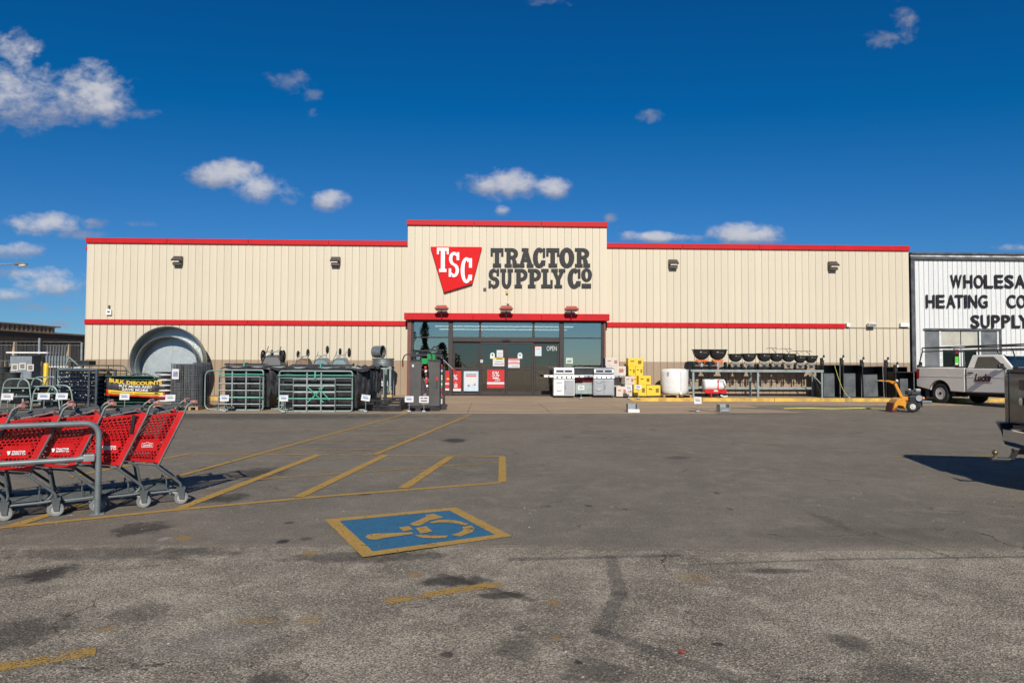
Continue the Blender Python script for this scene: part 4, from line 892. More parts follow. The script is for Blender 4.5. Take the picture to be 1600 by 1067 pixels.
def pallet(t, x0, x1, y0, y1, z=0):
    pl = bpy.data.objects.new('pallet', None); C.objects.link(pl); pl.parent = t
    n = 5
    for i in range(n): a = y0 + (y1-y0-.1)*i/(n-1); add('plank', wood, pl, lambda g: g.box(x0, x1, a, a+.1, z+.10, z+.125))
    for a in (x0, (x0+x1)/2-.04, x1-.08): add('runner', wood, pl, lambda g: g.box(a, a+.08, y0, y1, z+.005, z+.098))
# ---- big round stock tank standing on its rim
def tank(t, r, depth, name, m=ga, n=64):
    return add(name, m, t, lambda g: g.lathe([(.001,depth),(r*.97,depth),(r,depth-.03),(r,depth*.66),(r+.014,depth*.63),(r,depth*.6),(r,depth*.36),(r+.014,depth*.33),(r,depth*.3),(r,.04),(r+.025,.03),(r+.03,0),(r+.015,-.015),(r-.012,0),(r-.012,.04),(r-.012,depth-.04),(.001,depth-.035)], n, 'Y'), 35)
for (r, px, off, lab) in ((1.43, 262, 0, 'largest galvanised stock tank standing on edge against the left wall'), (1.2, 262.5, -.16, 'galvanised stock tank nested inside the largest one')):
    t = thing('stock_tank', lab, 'stock tank', (WX(px, 28.8)-.02+(.02 if off else 0), 28.75+(off*.6), SW + (1.45 if not off else 1.26)), 0, 'large stock tanks on edge')
    t.rotation_euler = (rad(-3), 0, rad(6)); tank(t, r, .62, 'shell')
    add('seam', gd, t, lambda g: (g.box(-.012,.012,.02,.56,r-.02,r-.010), g.box(-.012,.012,.566,.58,-r*.96,r*.96)))
# ---- rolls of wire fencing on pallets
def wroll(label, px, Y, r=.3, h=1.35):
    t = thing('wire_roll', label, 'wire roll', (WX(px, Y), Y, 0), 0, 'rolls of fence wire')
    pallet(t, -r, r, -r, r)
    for k in range(3):
        rk = r - .05*k
        add('wire_layer', wire, t, lambda g: ([g.tube([(rk*math.cos(a*math.pi/12), rk*math.sin(a*math.pi/12), .14+z*h/15) for a in range(24)], .007, 4, True) for z in range(16)],
            [g.tube([(rk*math.cos(a*math.pi/14+k), rk*math.sin(a*math.pi/14+k), .14),(rk*math.cos(a*math.pi/14+k), rk*math.sin(a*math.pi/14+k), .14+h)], .005, 4) for a in range(28)]), kind='stuff')
    add('inner_coils', mat('dense_wire', (.13,.135,.138), .55, .3, var=.5, scale=14, bump=.6, bscale=40), t, lambda g: g.lathe([(.06,.14),(r-.14,.14),(r-.14,.14+h-.02),(.06,.14+h-.02)], 20, closed=True), 40)
wroll('roll of fence wire with a picture card left of the gate pack', 282, 22.7, .27); wroll('roll of fence wire nearest the first gate pack', 303, 22.6, .27); wroll('darker roll of fence wire set back behind the others', 316, 23.4, .27, 1.4)
# ---- packs of corral panels with black tarps
def fr(g, w, h, r, rad_=.18, y=0, x=0): g.tube(fillet([(x,y,0.03),(x+w,y,0.03),(x+w,y,h),(x,y,h)], rad_, 4, True), r, 8, True)
def gate_pack(label, px0, px1, Y, h, depth, inner, tarp_w):
    x0, x1 = WX(px0, Y), WX(px1, Y); w = x1-x0
    t = thing('gate_pack', label, 'gate pack', (x0, Y, 0), 0, 'packs of corral gates along the front')
    for k in range(4): add('gate_frame', gtub, t, lambda g: (fr(g, w + (.0 if k == 0 else .45), h, .025, .09, k*depth/3), [g.tube([(.03,k*depth/3,z*h/6),(w-.03,k*depth/3,z*h/6)], .018, 6) for z in range(1,6)] if k < 2 else None), 40)
    i0, i1 = inner[0]*w, inner[1]*w; ih = h*inner[2]
    gt_ = bpy.data.objects.new('front_gate', None); C.objects.link(gt_); gt_.parent = t
    add('outline', gt, gt_, lambda g: g.tube([(i0,-.06,.02),(i1,-.06,.02),(i1,-.06,ih),(i0,-.06,ih)], .024, 8, True), 40)
    for z in range(1, 5): add('rail', gt, gt_, lambda g: g.tube([(i0,-.06,z*ih/5),(i1,-.06,z*ih/5)], .022, 8), 40)
    for u in (.33, .67): add('upright', gt, gt_, lambda g: g.box(i0+(i1-i0)*u-.02, i0+(i1-i0)*u+.02, -.1, -.07, .03, h-.04))
    for z in (.33*h, .9*h): add('strap', green, t, lambda g: g.box(-.02, w+.04, -.108, -.1, z-.015, z+.015))
    def tp(g):                                        # tarp sagging over the top and down the right side
        n = 14; vs = []; fs = []
        for i in range(n+1):
            for j in range(6): vs.append((-.02+(w+tarp_w)*i/n, .03+depth*j/5, h+.05+.05*math.sin(i*1.3+j)*(.4+.6*(i % 2))+(.04 if 0 < j < 5 else -.02)))
        fs += [(i*6+j, (i+1)*6+j, (i+1)*6+j+1, i*6+j+1) for i in range(n) for j in range(5)]; g.add(vs, fs)
        vs = []; m_ = 8
        for i in range(m_+1):
            for j in range(7): vs.append((w+tarp_w*.25+tarp_w*.75*i/m_, .05+.05*math.sin(i*2.1+j*.8)+depth*.3*(i/m_), h+.03-(h*.78)*j/6*(1-.25*abs(math.sin(i*1.1)))))
        g.add(vs, [(i*7+j, (i+1)*7+j, (i+1)*7+j+1, i*7+j+1) for i in range(m_) for j in range(6)])
    o = add('tarp', tarp, t, tp, 60); sm = o.modifiers.new('thick', 'SOLIDIFY'); sm.thickness = .01
    add('inner_tub', bkst, t, lambda g: g.hexa([(.12,.3,.10),(w+.1,.3,.10),(w+.1,depth,.10),(.12,depth,.10)], [(.04,.25,h*.98),(w+.2,.25,h*.98),(w+.2,depth,h*.98),(.04,depth,h*.98)]), 0, .02)
    return t
ga1 = gate_pack('pack of grey corral gates with black tarp right of the wire rolls', 344, 412, 22.2, 1.30, 1.6, (.0,.94,.84), .62)
ga2 = gate_pack('wide pack of corral gates tied with crossed green straps', 437, 551, 21.7, 1.28, 1.7, (.20,.77,.80), .5)
w2 = WX(551,21.7)-WX(437,21.7)
for a, b in (((.40,.62),(.62,.24)), ((.62,.62),(.40,.24)), ((.55,.60),(.70,.30))): add('cross_strap', green, ga2, lambda g: g.bar((a[0]*w2,-.115,a[1]*1.28),(b[0]*w2,-.115,b[1]*1.28),.006,.03))
add('knot', green, ga2, lambda g: g.box(w2*.49, w2*.51, -.118, -.109, 1.05, 1.26))
gate_pack('small dark gate pack half hidden behind the wide one', 556, 578, 24.6, 1.35, 1.0, (.1,.9,.9), .35)
add('side_loop', gtub, ga1, lambda g: g.tube(fillet([(-.06,.1,1.28),(-.50,.1,1.28),(-.50,.1,.05),(-.1,.1,.02)], .22), .02, 8), 40)
# ---- long steel shelf with upturned barrows
def steel_shelf(label, px0, px1, Y, ztop, npost, brace=False, m=None, beams=(.0,)):
    m = m or mat('grey_rack_paint', (.26,.31,.30), .5, .2, var=.15, scale=5); x0, x1 = WX(px0, Y), WX(px1, Y); w = x1-x0; d = .85
    t = thing('steel_rack', label, 'rack', (x0, Y, SW), 0)
    for i in range(npost):
        x = w*i/(npost-1)
        for y in (0, d): add('post', m, t, lambda g: g.box(x-.04, x+.04, y-.03, y+.03, 0, ztop-.105))
        add('end_brace', m, t, lambda g: g.bar((x,.03,.15),(x,d-.03,ztop*.8),.02,.03))
    for y in (-.035, d): add('top_beam', m, t, lambda g: g.box(-.05, w+.05, y-.02, y+.05, ztop-.10, ztop))
    add('lower_beam', m, t, lambda g: g.box(0, w, d-.01, d+.03, .32, .42))
    n = max(3, int(w/.45))
    for i in range(n): add('deck_bar', m, t, lambda g: g.box(w*(i+.5)/n-.03, w*(i+.5)/n+.03, .022, d-.03, ztop-.06, ztop-.005))
    if brace: add('end_strut', m, t, lambda g: g.bar((w*.92,.02,ztop-.15),(w,.02,.55),.025,.035))
    return t
steel_shelf('grey steel rack along the left wall carrying upturned barrows', 398, 610, 28.7, 1.26, 4)
blut = mat('blue_green_tray', (.07,.13,.14), .35, var=.12, coat=.2); gry = mat('dark_grey_tray', (.055,.055,.06), .45, var=.2); rust = mat('rusty_tray', (.17,.10,.06), .7, var=.3)
def bwheel(par, x, y, z, r, wd=.08, rim=None, axis='X'):
    o = bpy.data.objects.new('wheel', None); C.objects.link(o); o.parent = par; o.location = (x, y, z)
    add('tyre', tyre, o, lambda g: g.tube([((0, (r-wd/2)*math.cos(a*math.pi/10), (r-wd/2)*math.sin(a*math.pi/10)) if axis == 'X' else ((r-wd/2)*math.cos(a*math.pi/10), 0, (r-wd/2)*math.sin(a*math.pi/10))) for a in range(20)], wd/2, 8, True), 40)
    def sp(g):
        for k in range(5):
            a = 2*math.pi*k/5; e = ((0, (r-wd)*math.cos(a), (r-wd)*math.sin(a)) if axis == 'X' else ((r-wd)*math.cos(a), 0, (r-wd)*math.sin(a))); g.bar((0,0,0), e, .03, .03)
        g.lathe([(r*.2,-wd*.5),(r*.2,wd*.5)], 10, axis)
    add('spokes', rim or bkst, o, sp)
    return o
def barrow(label, px, z, m, size, wheels, kind=0):
    t = thing('garden_barrow', label, 'barrow', (WX(px, 28.95), 28.95, z), 0, 'barrows turned upside down on the steel rack'); s = size
    add('tray', m, t, lambda g: g.hexa([(-.42*s,-.3,0),(.42*s,-.3,0),(.42*s,.4,0),(-.42*s,.4,0)], [(-.24*s,-.18,.36*s),(.24*s,-.18,.36*s),(.27*s,.3,.42*s),(-.27*s,.3,.42*s)]), 30, .05)
    add('rim', bkst, t, lambda g: g.tube(fillet([(-.44*s,-.32,.02),(.44*s,-.32,.02),(.44*s,.42,.02),(-.44*s,.42,.02)], .08, 3, True), .016, 6, True), 40)
    for x in ((-.22*s, .24*s)):
        add('handle', m if kind else gt, t, lambda g: g.tube(fillet([(x*1.5,-.34,.05),(x*1.15,-.24,.38*s),(x,-.1,.50*s),(x,.15,.72*s)], .08), .016, 6), 40)
    add('cross_brace', gt, t, lambda g: (g.bar((-.22*s,.0,.52*s),(.24*s,.0,.52*s),.04,.05), g.bar((-.2*s,.06,.40*s),(.2*s,.06,.60*s),.02,.03)))
    for x, y, zz, r in wheels: bwheel(t, x, y, zz, r)
    return t
zt_ = SW+1.26
barrow('wide dark upturned yard cart with two large wheels on the steel rack', 427, zt_, gry, 1.15, ((-.42,0,.42,.26),(.42,0,.42,.26),(-.12,.2,.55,.14),(.25,.2,.52,.16)), 1)
barrow('rusty upturned barrow left of the two blue green ones', 474, zt_, rust, .80, ((.16,.1,.56,.17),(-.22,0,.5,.15)))
barrow('blue green upturned barrow in the middle of the rack', 503, zt_, blut, .86, ((.20,.1,.70,.17),))
barrow('blue green upturned barrow at the right of the row', 532, zt_, blut, .88, ((-.05,.15,.62,.15),(.34,.1,.58,.2)))
# ---- small stock tanks at the end of that rack
def stank(label, px, Y, z, r, h, edge=False, rz=0):
    t = thing('small_stock_tank', label, 'stock tank', (WX(px, Y), Y, z), rz, 'small galvanised stock tanks')
    if edge: o = tank(t, r, h, 'shell', ga, 36); o.location = (0,0,r+.03); o.rotation_euler = (0,0,rad(70))
    else: o = tank(t, r, h, 'shell', ga, 36); o.rotation_euler = (rad(-90),0,0); o.location = (0,0,h)
    return t
stank('round stock tank lying flat on the end of the left rack', 599, 28.95, zt_, .44, .33)
stank('small stock tank standing on edge above the flat one', 598, 28.95, zt_+.34, .25, .42, True)
stank('small stock tank on edge beneath the rack with a price card', 601, 28.5, SW, .36, .34, True)
stank('small stock tank lying on the pavement behind the gate pack', 588, 28.3, SW, .36, .36)
t = thing('price_card', 'white price card leaning on the tank under the rack', 'price card', (WX(600,27.9), 27.95, .62)); add('card', pap, t, lambda g: g.box(-.15,.15,0,.008,0,.2)); add('print', pgrey, t, lambda g: g.box(-.1,.1,-.003,-.0005,.07,.12))
t = thing('salt_block', 'tan block on the pavement beside the small stock tanks', 'block', (WX(604,27.8), 27.9, .012)); add('block', mat('tan_block', (.5,.34,.14), .9, bump=.3), t, lambda g: g.box(-.22,.22,0,.25,0,.26), 0, .04); add('band', cb, t, lambda g: g.box(-.225,.225,-.005,.0,.1,.14))
# ---- low stack of black steel frames on the apron
t = thing('steel_frame_stack', 'low stack of black steel implement frames beside the tall ramps', 'frames', (WX(600,21.9), 22.0, .01))
r2 = random.Random(11)
for k in range(4):
    add('frame', bkst, t, lambda g: (g.bar((-.62,.1+.02*k,.06+k*.09),(.55,.0,.06+k*.09),.07,.06), g.bar((-.55,1.25,.08+k*.09),(.68,1.2,.08+k*.09),.07,.06), g.bar((-.58,.1,.07+k*.09),(-.5+.05*k,1.25,.07+k*.09),.06,.06), g.bar((.5,.05,.07+k*.09),(.62,1.2,.07+k*.09),.06,.06), g.bar((0.1*k-.2,.06,.07+k*.09),(.1*k-.1,1.2,.075+k*.09),.08,.05)))
for k in range(9):
    a = Vector((r2.uniform(-.65,.6), r2.uniform(-.15,.4), r2.uniform(.08,.42))); b = a + Vector((r2.uniform(-.5,.5), r2.uniform(-.2,.6), r2.uniform(-.05,.06)))
    add('loose_bar', bkst if k % 3 else gd, t, lambda g: g.bar(a, b, .04, .05))
# ---- tall grey loading ramps with hanging goods
Y = 22.2; x0 = WX(641,Y); rmp = mat('grey_steel_panel', (.075,.07,.066), .5, .2, var=.1, scale=2, bump=.1)
t = thing('ramp_display', 'tall dark grey steel ramp panels with hanging green and red goods', 'display', (x0, Y, 0))
add('base', bkst, t, lambda g: g.box(-.02,.96,-.05,.9,.02,.14)); 
for a, b in ((.0,.36),(.60,.96)):
    add('ramp_panel', rmp, t, lambda g: g.box(a, b, .0, .07, .16, 1.58), 0, .01); add('panel_head', bkst, t, lambda g: g.box(a-.01, b+.01, -.01, .09, 1.585, 1.66))
for x in (.02,.94): add('post', bkst, t, lambda g: g.box(x-.03, x+.03, .3, .36, .1, 2.0))
add('top_frame', bkst, t, lambda g: (g.bar((-.05,.1,1.82),(1.05,.1,1.80),.09,.06), g.bar((-.05,.5,1.95),(1.05,.5,1.98),.08,.05), g.bar((0,.0,1.74),(1.0,.3,1.9),.05,.05), g.bar((.1,.0,1.95),(.9,.6,1.78),.05,.06), g.bar((.65,.2,1.98),(.78,.2,2.10),.06,.05), g.bar((.78,.2,2.10),(.9,.2,1.98),.05,.05)))
add('hook_arm', bkst, t, lambda g: g.tube([(.06,.1,1.84),(-.1,.08,1.84),(-.2,.08,1.78),(-.25,.08,1.66),(-.25,.08,1.5)], .02, 8), 40)
add('hook_sleeve', mat('red_brown_sleeve', (.2,.05,.03), .5), t, lambda g: g.tube([(-.25,.08,1.56),(-.25,.08,1.42)], .028, 8))
for x, z, s in ((.47,1.52,.11),(.60,1.66,.06),(.76,1.65,.05)): add('green_pack', mat('bright_green_pack', (.015,.26,.06), .4), t, lambda g: g.hexa([(x-s*.7,-.03,z),(x+s*.7,-.03,z),(x+s*.7,.04,z),(x-s*.7,.04,z)], [(x-s,-.04,z+.18),(x+s,-.04,z+.18),(x+s,.05,z+.18),(x-s,.05,z+.18)]))
for k in range(7): add('hanging_bag', [pred, pap, gry, pink][k % 4], t, lambda g: g.box(.45+.012*k, .53+.01*k, .02, .07, 1.36-.12*k, 1.45-.12*k), 0, .015)
add('dark_bag', mat('dark_purple_bag', (.035,.025,.04), .6, bump=.5, bscale=12), t, lambda g: g.hexa([(.37,.05,.4),(.52,.05,.35),(.52,.2,.35),(.37,.2,.4)], [(.36,.05,1.1),(.42,.05,1.0),(.42,.2,1.0),(.36,.2,1.1)]))
add('pink_bag', mat('dull_pink_bag', (.25,.13,.13), .6), t, lambda g: g.hexa([(.40,.0,.36),(.56,.0,.3),(.56,.12,.3),(.40,.12,.36)], [(.44,.02,.55),(.52,.02,.58),(.52,.1,.58),(.44,.1,.55)]))
add('label', pap, t, lambda g: g.box(.06,.12,-.008,-.001,1.42,1.50)); add('red_handle', pred, t, lambda g: g.box(.84,.9,-.03,-.001,.98,1.1)); add('latch', bkst, t, lambda g: g.box(.85,.88,-.02,-.001,.75,1.0))
t = thing('packet_column', 'narrow column of white red and green packets right of the ramps', 'packets', (WX(687.5, 22.6), 22.7, 0)); add('base', bkst, t, lambda g: g.box(-.14,.2,-.05,.5,.01,.18)); add('back_post', bkst, t, lambda g: g.box(.09,.16,.1,.2,.18,1.62))
for k in range(15): add('packet', [pap, pred, pap, mat('green_packet',(.05,.3,.1),.5), gry][(k*2+k//4) % 5], t, lambda g: g.box(-.1+.01*(k % 3), .08, -.02, .1, .2+k*.088, .275+k*.088), 0, .01)
t = thing('pull_bar', 'slanting steel bar with a red grip leaning on the packet column', 'bar', (WX(700,22.6), 22.55, 0))
add('shaft', gt, t, lambda g: g.tube([(-.3,0,1.80),(.18,0,1.34)], .018, 8), 40); add('grip', pred, t, lambda g: g.tube([(.15,0,1.37),(.3,0,1.23)], .026, 8), 40)
# ---- gas grills
stl = mat('stainless_panel', (.40,.41,.42), .42, .55, var=.02, scale=2); wen = mat('white_enamel', (.80,.79,.76), .3, var=.03, coat=.3); sgl = mat('grill_dark_glass', (.06,.07,.09), .12)
def grill(label, px, Y, body, doorm, bw=.88):
    z = SW*max(0,min(1,(Y-26.6)/2.3)); t = thing('gas_grill', label, 'grill', (WX(px,Y), Y, z), 0, 'gas grills by the entrance'); h = bw/2
    add('cabinet', body, t, lambda g: g.box(-h, h, 0, .5, .10, .80), 0, .01)
    add('drawer', body, t, lambda g: g.box(-h+.04, -.02, -.018, -.001, .46, .76), 0, .008); add('drawer', body, t, lambda g: g.box(-h+.04, -.02, -.018, -.001, .13, .44), 0, .008); add('door', doorm, t, lambda g: g.box(.0, h-.03, -.018, -.001, .13, .76), 0, .008)
    for zz in (.66,.34): add('pull', gd, t, lambda g: g.tube(fillet([(-h+.13,-.02,zz),(-h+.15,-.055,zz-.02),(-.13,-.055,zz-.02),(-.11,-.02,zz)], .03), .012, 6), 40)
    add('pull', gd, t, lambda g: g.tube([(.04,-.045,.35),(.04,-.045,.55)], .011, 6), 40)
    add('control_panel', body, t, lambda g: g.hexa([(-h,-.05,.81),(h,-.05,.81),(h,.5,.81),(-h,.5,.81)], [(-h,-.02,.96),(h,-.02,.96),(h,.5,.96),(-h,.5,.96)]), 0, .008)
    for k in range(4):
        x = -h+.14+k*.2; add('knob', gry if body is wen else gd, t, lambda g: g.lathe([(.034,-.02),(.03,.04)], 14, 'Y'), 40, 0, (x,-.085,.885))
    lid = [(-.02,.97),(-.03,1.08),(.0,1.2),(.08,1.27),(.40,1.27),(.48,1.2),(.49,.97)]
    def ld(g): g.M = Matrix.Rotation(rad(90),4,'Z'); g.prism(lid, -h+.02, h-.02)
    ldo = add('lid', body, t, ld, 40, .012)
    add('lid_window', sgl, ldo, lambda g: g.hexa([(-.34,-.036,1.07),(.34,-.036,1.07),(.34,-.02,1.07),(-.34,-.02,1.07)], [(-.34,-.018,1.17),(.34,-.018,1.17),(.34,.0,1.17),(-.34,.0,1.17)]))
    add('gauge', pap, ldo, lambda g: g.lathe([(.04,-.01),(.04,.01)], 16, 'Y'), 40, 0, (0,-.045,1.12))
    add('lid_handle', body, ldo, lambda g: g.tube([(-h+.06,-.07,1.03),(h-.06,-.07,1.03)], .014, 8), 40)
    for s in (-1, 1):
        sh = add('side_shelf', body, t, lambda g: g.box(s*(h+.005), s*(h+.40), .02, .5, .86, .96), 0, .012); add('shelf_knob', gry, sh, lambda g: g.lathe([(.028,-.02),(.024,.03)], 12, 'Y'), 40, 0, (s*(h+.2),.005,.91))
        for y in (.07,.43): add('caster', tyre, t, lambda g: g.lathe([(.05,-.015),(.05,.015)], 14, 'X'), 40, 0, (s*(h-.07),y,.052))
    return t
grill('white enamel gas grill right of the sliding doors', 881.5, 28.5, wen, stl); grill('stainless steel gas grill beside the white boxes', 943.5, 28.6, stl, stl)
t = thing('tool_cart', 'red and pale green cart standing between the two grills', 'cart', (WX(912,28.9), 28.9, SW)); add('red_top', mat('dark_red_enamel', (.22,.01,.015), .35), t, lambda g: g.box(-.4,.4,0,.4,.62,.86), 0, .02); add('cabinet', mat('pale_green_enamel', (.30,.36,.34), .5), t, lambda g: g.box(-.36,.36,.03,.4,.12,.61), 0, .02)
add('top_lid', bkst, t, lambda g: g.box(-.42,.42,-.02,.45,.87,1.22), 0, .03); add('handle', gt, t, lambda g: g.tube([(-.4,-.06,1.24),(.45,-.06,1.24)], .018, 8), 40)
for x in (-.3,.3): add('caster', tyre, t, lambda g: g.lathe([(.055,-.02),(.055,.02)], 14, 'X'), 40, 0, (x,.1,.057))
# ---- cartons and yellow boxes
carton = mat('pale_carton', (.60,.53,.46), .7, var=.08); yelb = mat('yellow_carton', (.78,.52,.03), .5, var=.06); tp_ = mat('carton_print', (.42,.16,.10), .7); ybl = mat('yellow_carton_print', (.20,.12,.01), .6)
def cartonbox(label, x0, y0, x1, y1, Y, d, m, pm, name='carton', group=None, rz=0, zbase=None):
    a, b = W(x0, y1, Y), W(x1, y0, Y); w, h = b.x-a.x, b.z-a.z; t = thing(name, label, 'box', ((a.x+b.x)/2, Y, a.z if zbase is None else zbase), rz, group)
    add('box', m, t, lambda g: g.box(-w/2, w/2, 0, d, 0, h), 0, .008); add('tape', pap if m is carton else pyel, t, lambda g: g.box(-.025,.025,.02,d-.02,h+.0005,h+.003))
    add('print', pm, t, lambda g: g.box(w*.15, w*.38, -.003, -.0005, h*.3, h*.7)); add('print', pm, t, lambda g: g.box(-w*.35, -w*.1, -.003, -.0005, h*.55, h*.7))
    return b.z
gw, gy = 'pale cartons beside the stainless grill', 'yellow cartons by the white tank'
for lab, q in (('upper pale carton of the stack against the wall', (946,559,967,572)), ('second pale carton of the stack against the wall', (947,572.2,978,586)), ('third pale carton of the stack partly behind the grill shelf', (950,586.2,977,600)), ('bottom pale carton of the stack against the wall', (952,600.2,978,619))):
    cartonbox(lab, *q, 29.2, .5, carton, tp_, group=gw)
cartonbox('pale carton lying askew on top of the front heap', 976, 588, 992, 600, 28.75, .4, carton, tp_, group=gw, rz=rad(14)); cartonbox('pale carton at the foot of the front heap', 963, 604, 980, 619.5, 28.6, .45, carton, tp_, group=gw)
cartonbox('pale carton under the askew one', 976.5, 600.3, 988, 619, 28.7, .4, carton, tp_, group=gw)
for lab, q, Y in (('topmost yellow carton of the tall stack', (981.5,559.5,1005,572.5),29.3), ('left upright yellow carton in the tall stack', (982,572.8,993,587),29.3), ('right upright yellow carton in the tall stack', (993.4,572.8,1004.5,587),29.3), ('wide yellow carton in the middle of the tall stack', (985,587.3,1006,601),29.3), ('bottom yellow carton of the tall stack', (985,601.3,1006,617.5),29.3),
    ('yellow carton on the shoulder of the stack', (998,587,1017,600.5),28.9), ('yellow carton with white card in front of it', (990,601,1010,618.5),28.75), ('low wide yellow crate at the right of the stack', (1010.5,602,1032,618),28.75)): cartonbox(lab, *q, Y, .42, yelb, ybl, group=gy)
# ---- white plastic tank
t = thing('plastic_tank', 'big white plastic tank on a pallet near the yellow cartons', 'tank', (WX(1053.5,28.95), 28.95, SW)); pallet(t, -.6, .6, -.5, .5)
wpl = mat('white_plastic', (.74,.73,.69), .4, var=.04)
add('shell', wpl, t, lambda g: g.lathe([(.001,.13),(.50,.13),(.55,.17),(.575,.3),(.58,.75),(.575,1.05),(.55,1.14),(.47,1.20),(.001,1.22)], 40), 45)
add('band', pgrey, t, lambda g: g.bar((.12,-.578,.16),(.12,-.58,1.1),.012,.006)); add('label', pgrey, t, lambda g: g.box(-.42,-.28,-.44,-.425,.92,1.02), 0, 0, (.0,-.02,0)); add('label_line', ink, t, lambda g: g.box(-.44,-.30,-.46,-.45,1.05,1.065)); add('outlet', wpl, t, lambda g: g.lathe([(.06,-.64),(.06,-.5)], 14, 'Y'), 40, 0, (.1,0,.2))
# ---- rack of broadcast spreaders
rk = steel_shelf('long grey rack along the right wall carrying seed spreaders', 1083, 1284, 28.75, 1.18, 3, True); ztp2 = SW + 1.18
bh = mat('black_hopper', (.018,.018,.019), .4, var=.15); org = mat('orange_frame', (.62,.13,.02), .45)
def spreader(label, px, size, framem, handle=0, rot=0):
    s = size; t = thing('seed_spreader', label, 'spreader', (WX(px,29.0), 29.0, ztp2), rot, 'seed spreaders on the right rack')
    hz = .38*s
    hp = MB()
    lo, hi = [], []
    for k in range(24):                                # rounded square hopper flaring upward
        a = 2*math.pi*k/24; c, d = math.cos(a), math.sin(a); e = (abs(c)**4+abs(d)**4)**.25
        lo.append((.10*s*c, .10*s*d)); hi.append((.34*s*c/e, .26*s*d/e))
    prof = [(0,0,hz),(1,0,hz),(.7,.34,hz+.04*s),(.35,.66,hz+.13*s),(.12,.86,hz+.24*s),(0,.98,hz+.36*s),(0,1.06,hz+.37*s),(0,1.06,hz+.39*s),(0,.98,hz+.39*s),(.3,.65,hz+.2*s),(.9,.1,hz+.1*s)]
    n = 24; vs = []; fs = []
    for (u, v, z) in prof[1:]:
        for k in range(n): vs.append((lo[k][0]*u+hi[k][0]*v, lo[k][1]*u+hi[k][1]*v, z))
    m_ = len(prof)-1
    fs = [(i*n+k, i*n+(k+1) % n, (i+1)*n+(k+1) % n, (i+1)*n+k) for i in range(m_-1) for k in range(n)] + [tuple(range(n)), tuple(range((m_-1)*n, m_*n))]
    hp.add(vs, fs); hpo = hp.build('hopper', bh, t, 40)
    add('label', pap, hpo, lambda g: g.hexa([(-.10*s,-.19*s,hz+.19*s),(-.04*s,-.19*s,hz+.19*s),(-.04*s,-.17*s,hz+.19*s),(-.10*s,-.17*s,hz+.19*s)], [(-.10*s,-.262*s,hz+.30*s),(-.04*s,-.262*s,hz+.30*s),(-.04*s,-.23*s,hz+.30*s),(-.10*s,-.23*s,hz+.30*s)])); add('lettering', pgrey, hpo, lambda g: g.hexa([(.0,-.215*s,hz+.22*s),(.16*s,-.215*s,hz+.22*s),(.16*s,-.18*s,hz+.22*s),(0,-.18*s,hz+.22*s)], [(.0,-.246*s,hz+.27*s),(.16*s,-.246*s,hz+.27*s),(.16*s,-.2*s,hz+.27*s),(0,-.2*s,hz+.27*s)]))
    add('frame', framem, t, lambda g: (g.bar((-.2*s,-.06,hz-.04),(.2*s,-.06,hz-.04),.04,.07*s), g.bar((-.2*s,.1,hz-.04),(.2*s,.1,hz-.04),.04,.07*s), g.bar((-.16*s,-.06,hz-.04),(-.06,.0,.14*s),.03,.03), g.bar((.16*s,-.06,hz-.04),(.06,.0,.14*s),.03,.03)))
    add('axle', gd, t, lambda g: g.tube([(-.3*s,0,.15*s),(.3*s,0,.15*s)], .014, 6)); add('gear_box', bkst if framem is not org else gd, t, lambda g: g.box(-.05,.05,-.06,.06,.1*s,.24*s), 0, .01)
    add('spinner', bkst, t, lambda g: g.lathe([(.11*s,hz-.1*s),(.11*s,hz-.09*s)], 16))
    for x in (-.3*s, .3*s): bwheel(t, x, 0, .15*s, .15*s, .07*s)
    if handle: add('handle', bkst, t, lambda g: (g.tube(fillet([(.05,.1,hz),(.08,.22,hz+.45*s),(handle*.1,.3,hz+.62*s)], .1), .012, 6), g.tube(fillet([(handle*.1-.26,.3,hz+.60*s),(handle*.1-.2,.3,hz+.64*s),(handle*.1+.2,.3,hz+.64*s),(handle*.1+.26,.3,hz+.60*s)], .05), .012, 6)), 40)
    return t
sp = [(1096,1.12,org,0,'leftmost spreader with an orange frame and big black hopper'), (1121,1.12,org,0,'second spreader with an orange frame beside the leftmost one'), (1149,.88,gt,0,'third spreader from the left with a narrow black hopper'), (1170,.9,gt,0,'fourth spreader from the left with a shallow hopper'),
 (1194,.92,gt,0,'fifth spreader from the left in the close row'), (1213,.92,gt,-.3,'sixth spreader from the left with its handle raised'), (1232,.9,gt,-.2,'seventh spreader from the left with its handle raised'), (1250,.80,gt,-.6,'eighth spreader from the left, second from the right end'), (1267,.80,gt,-.4,'rightmost spreader on the rack')]
for k, (px, s, fm, hd_, lab) in enumerate(sp): spreader(lab, px, s, fm, hd_, rad(-6 + 5*(k % 3)))
# ---- red and white sprayer under the rack
t = thing('tow_sprayer', 'red framed sprayer with a white tank under the right rack', 'sprayer', (WX(1118,28.6), 28.7, SW)); 
add('tank', wpl, t, lambda g: g.lathe([(.001,-.46),(.2,-.46),(.25,-.42),(.26,0),(.25,.42),(.2,.46),(.001,.46)], 28, 'X'), 40, 0, (0,.15,.52))
add('frame', mat('red_enamel', (.55,.012,.014), .35), t, lambda g: (g.box(-.46,.46,-.08,.34,.22,.28), g.box(-.46,.46,-.1,-.081,.18,.36), g.box(-.22,-.16,-.09,-.02,.0,.22), g.bar((.1,-.1,.3),(.1,-.13,.75),.04,.04)), 0, .006); add('cap', bkst, t, lambda g: g.lathe([(.1,.77),(.1,.82)], 18), 40, 0, (-.1,.15,0)); add('hose', bkst, t, lambda g: g.tube([(.12,-.14,.74),(.3,-.16,.7),(.4,-.15,.45),(.25,-.15,.3)], .014, 6), 40)
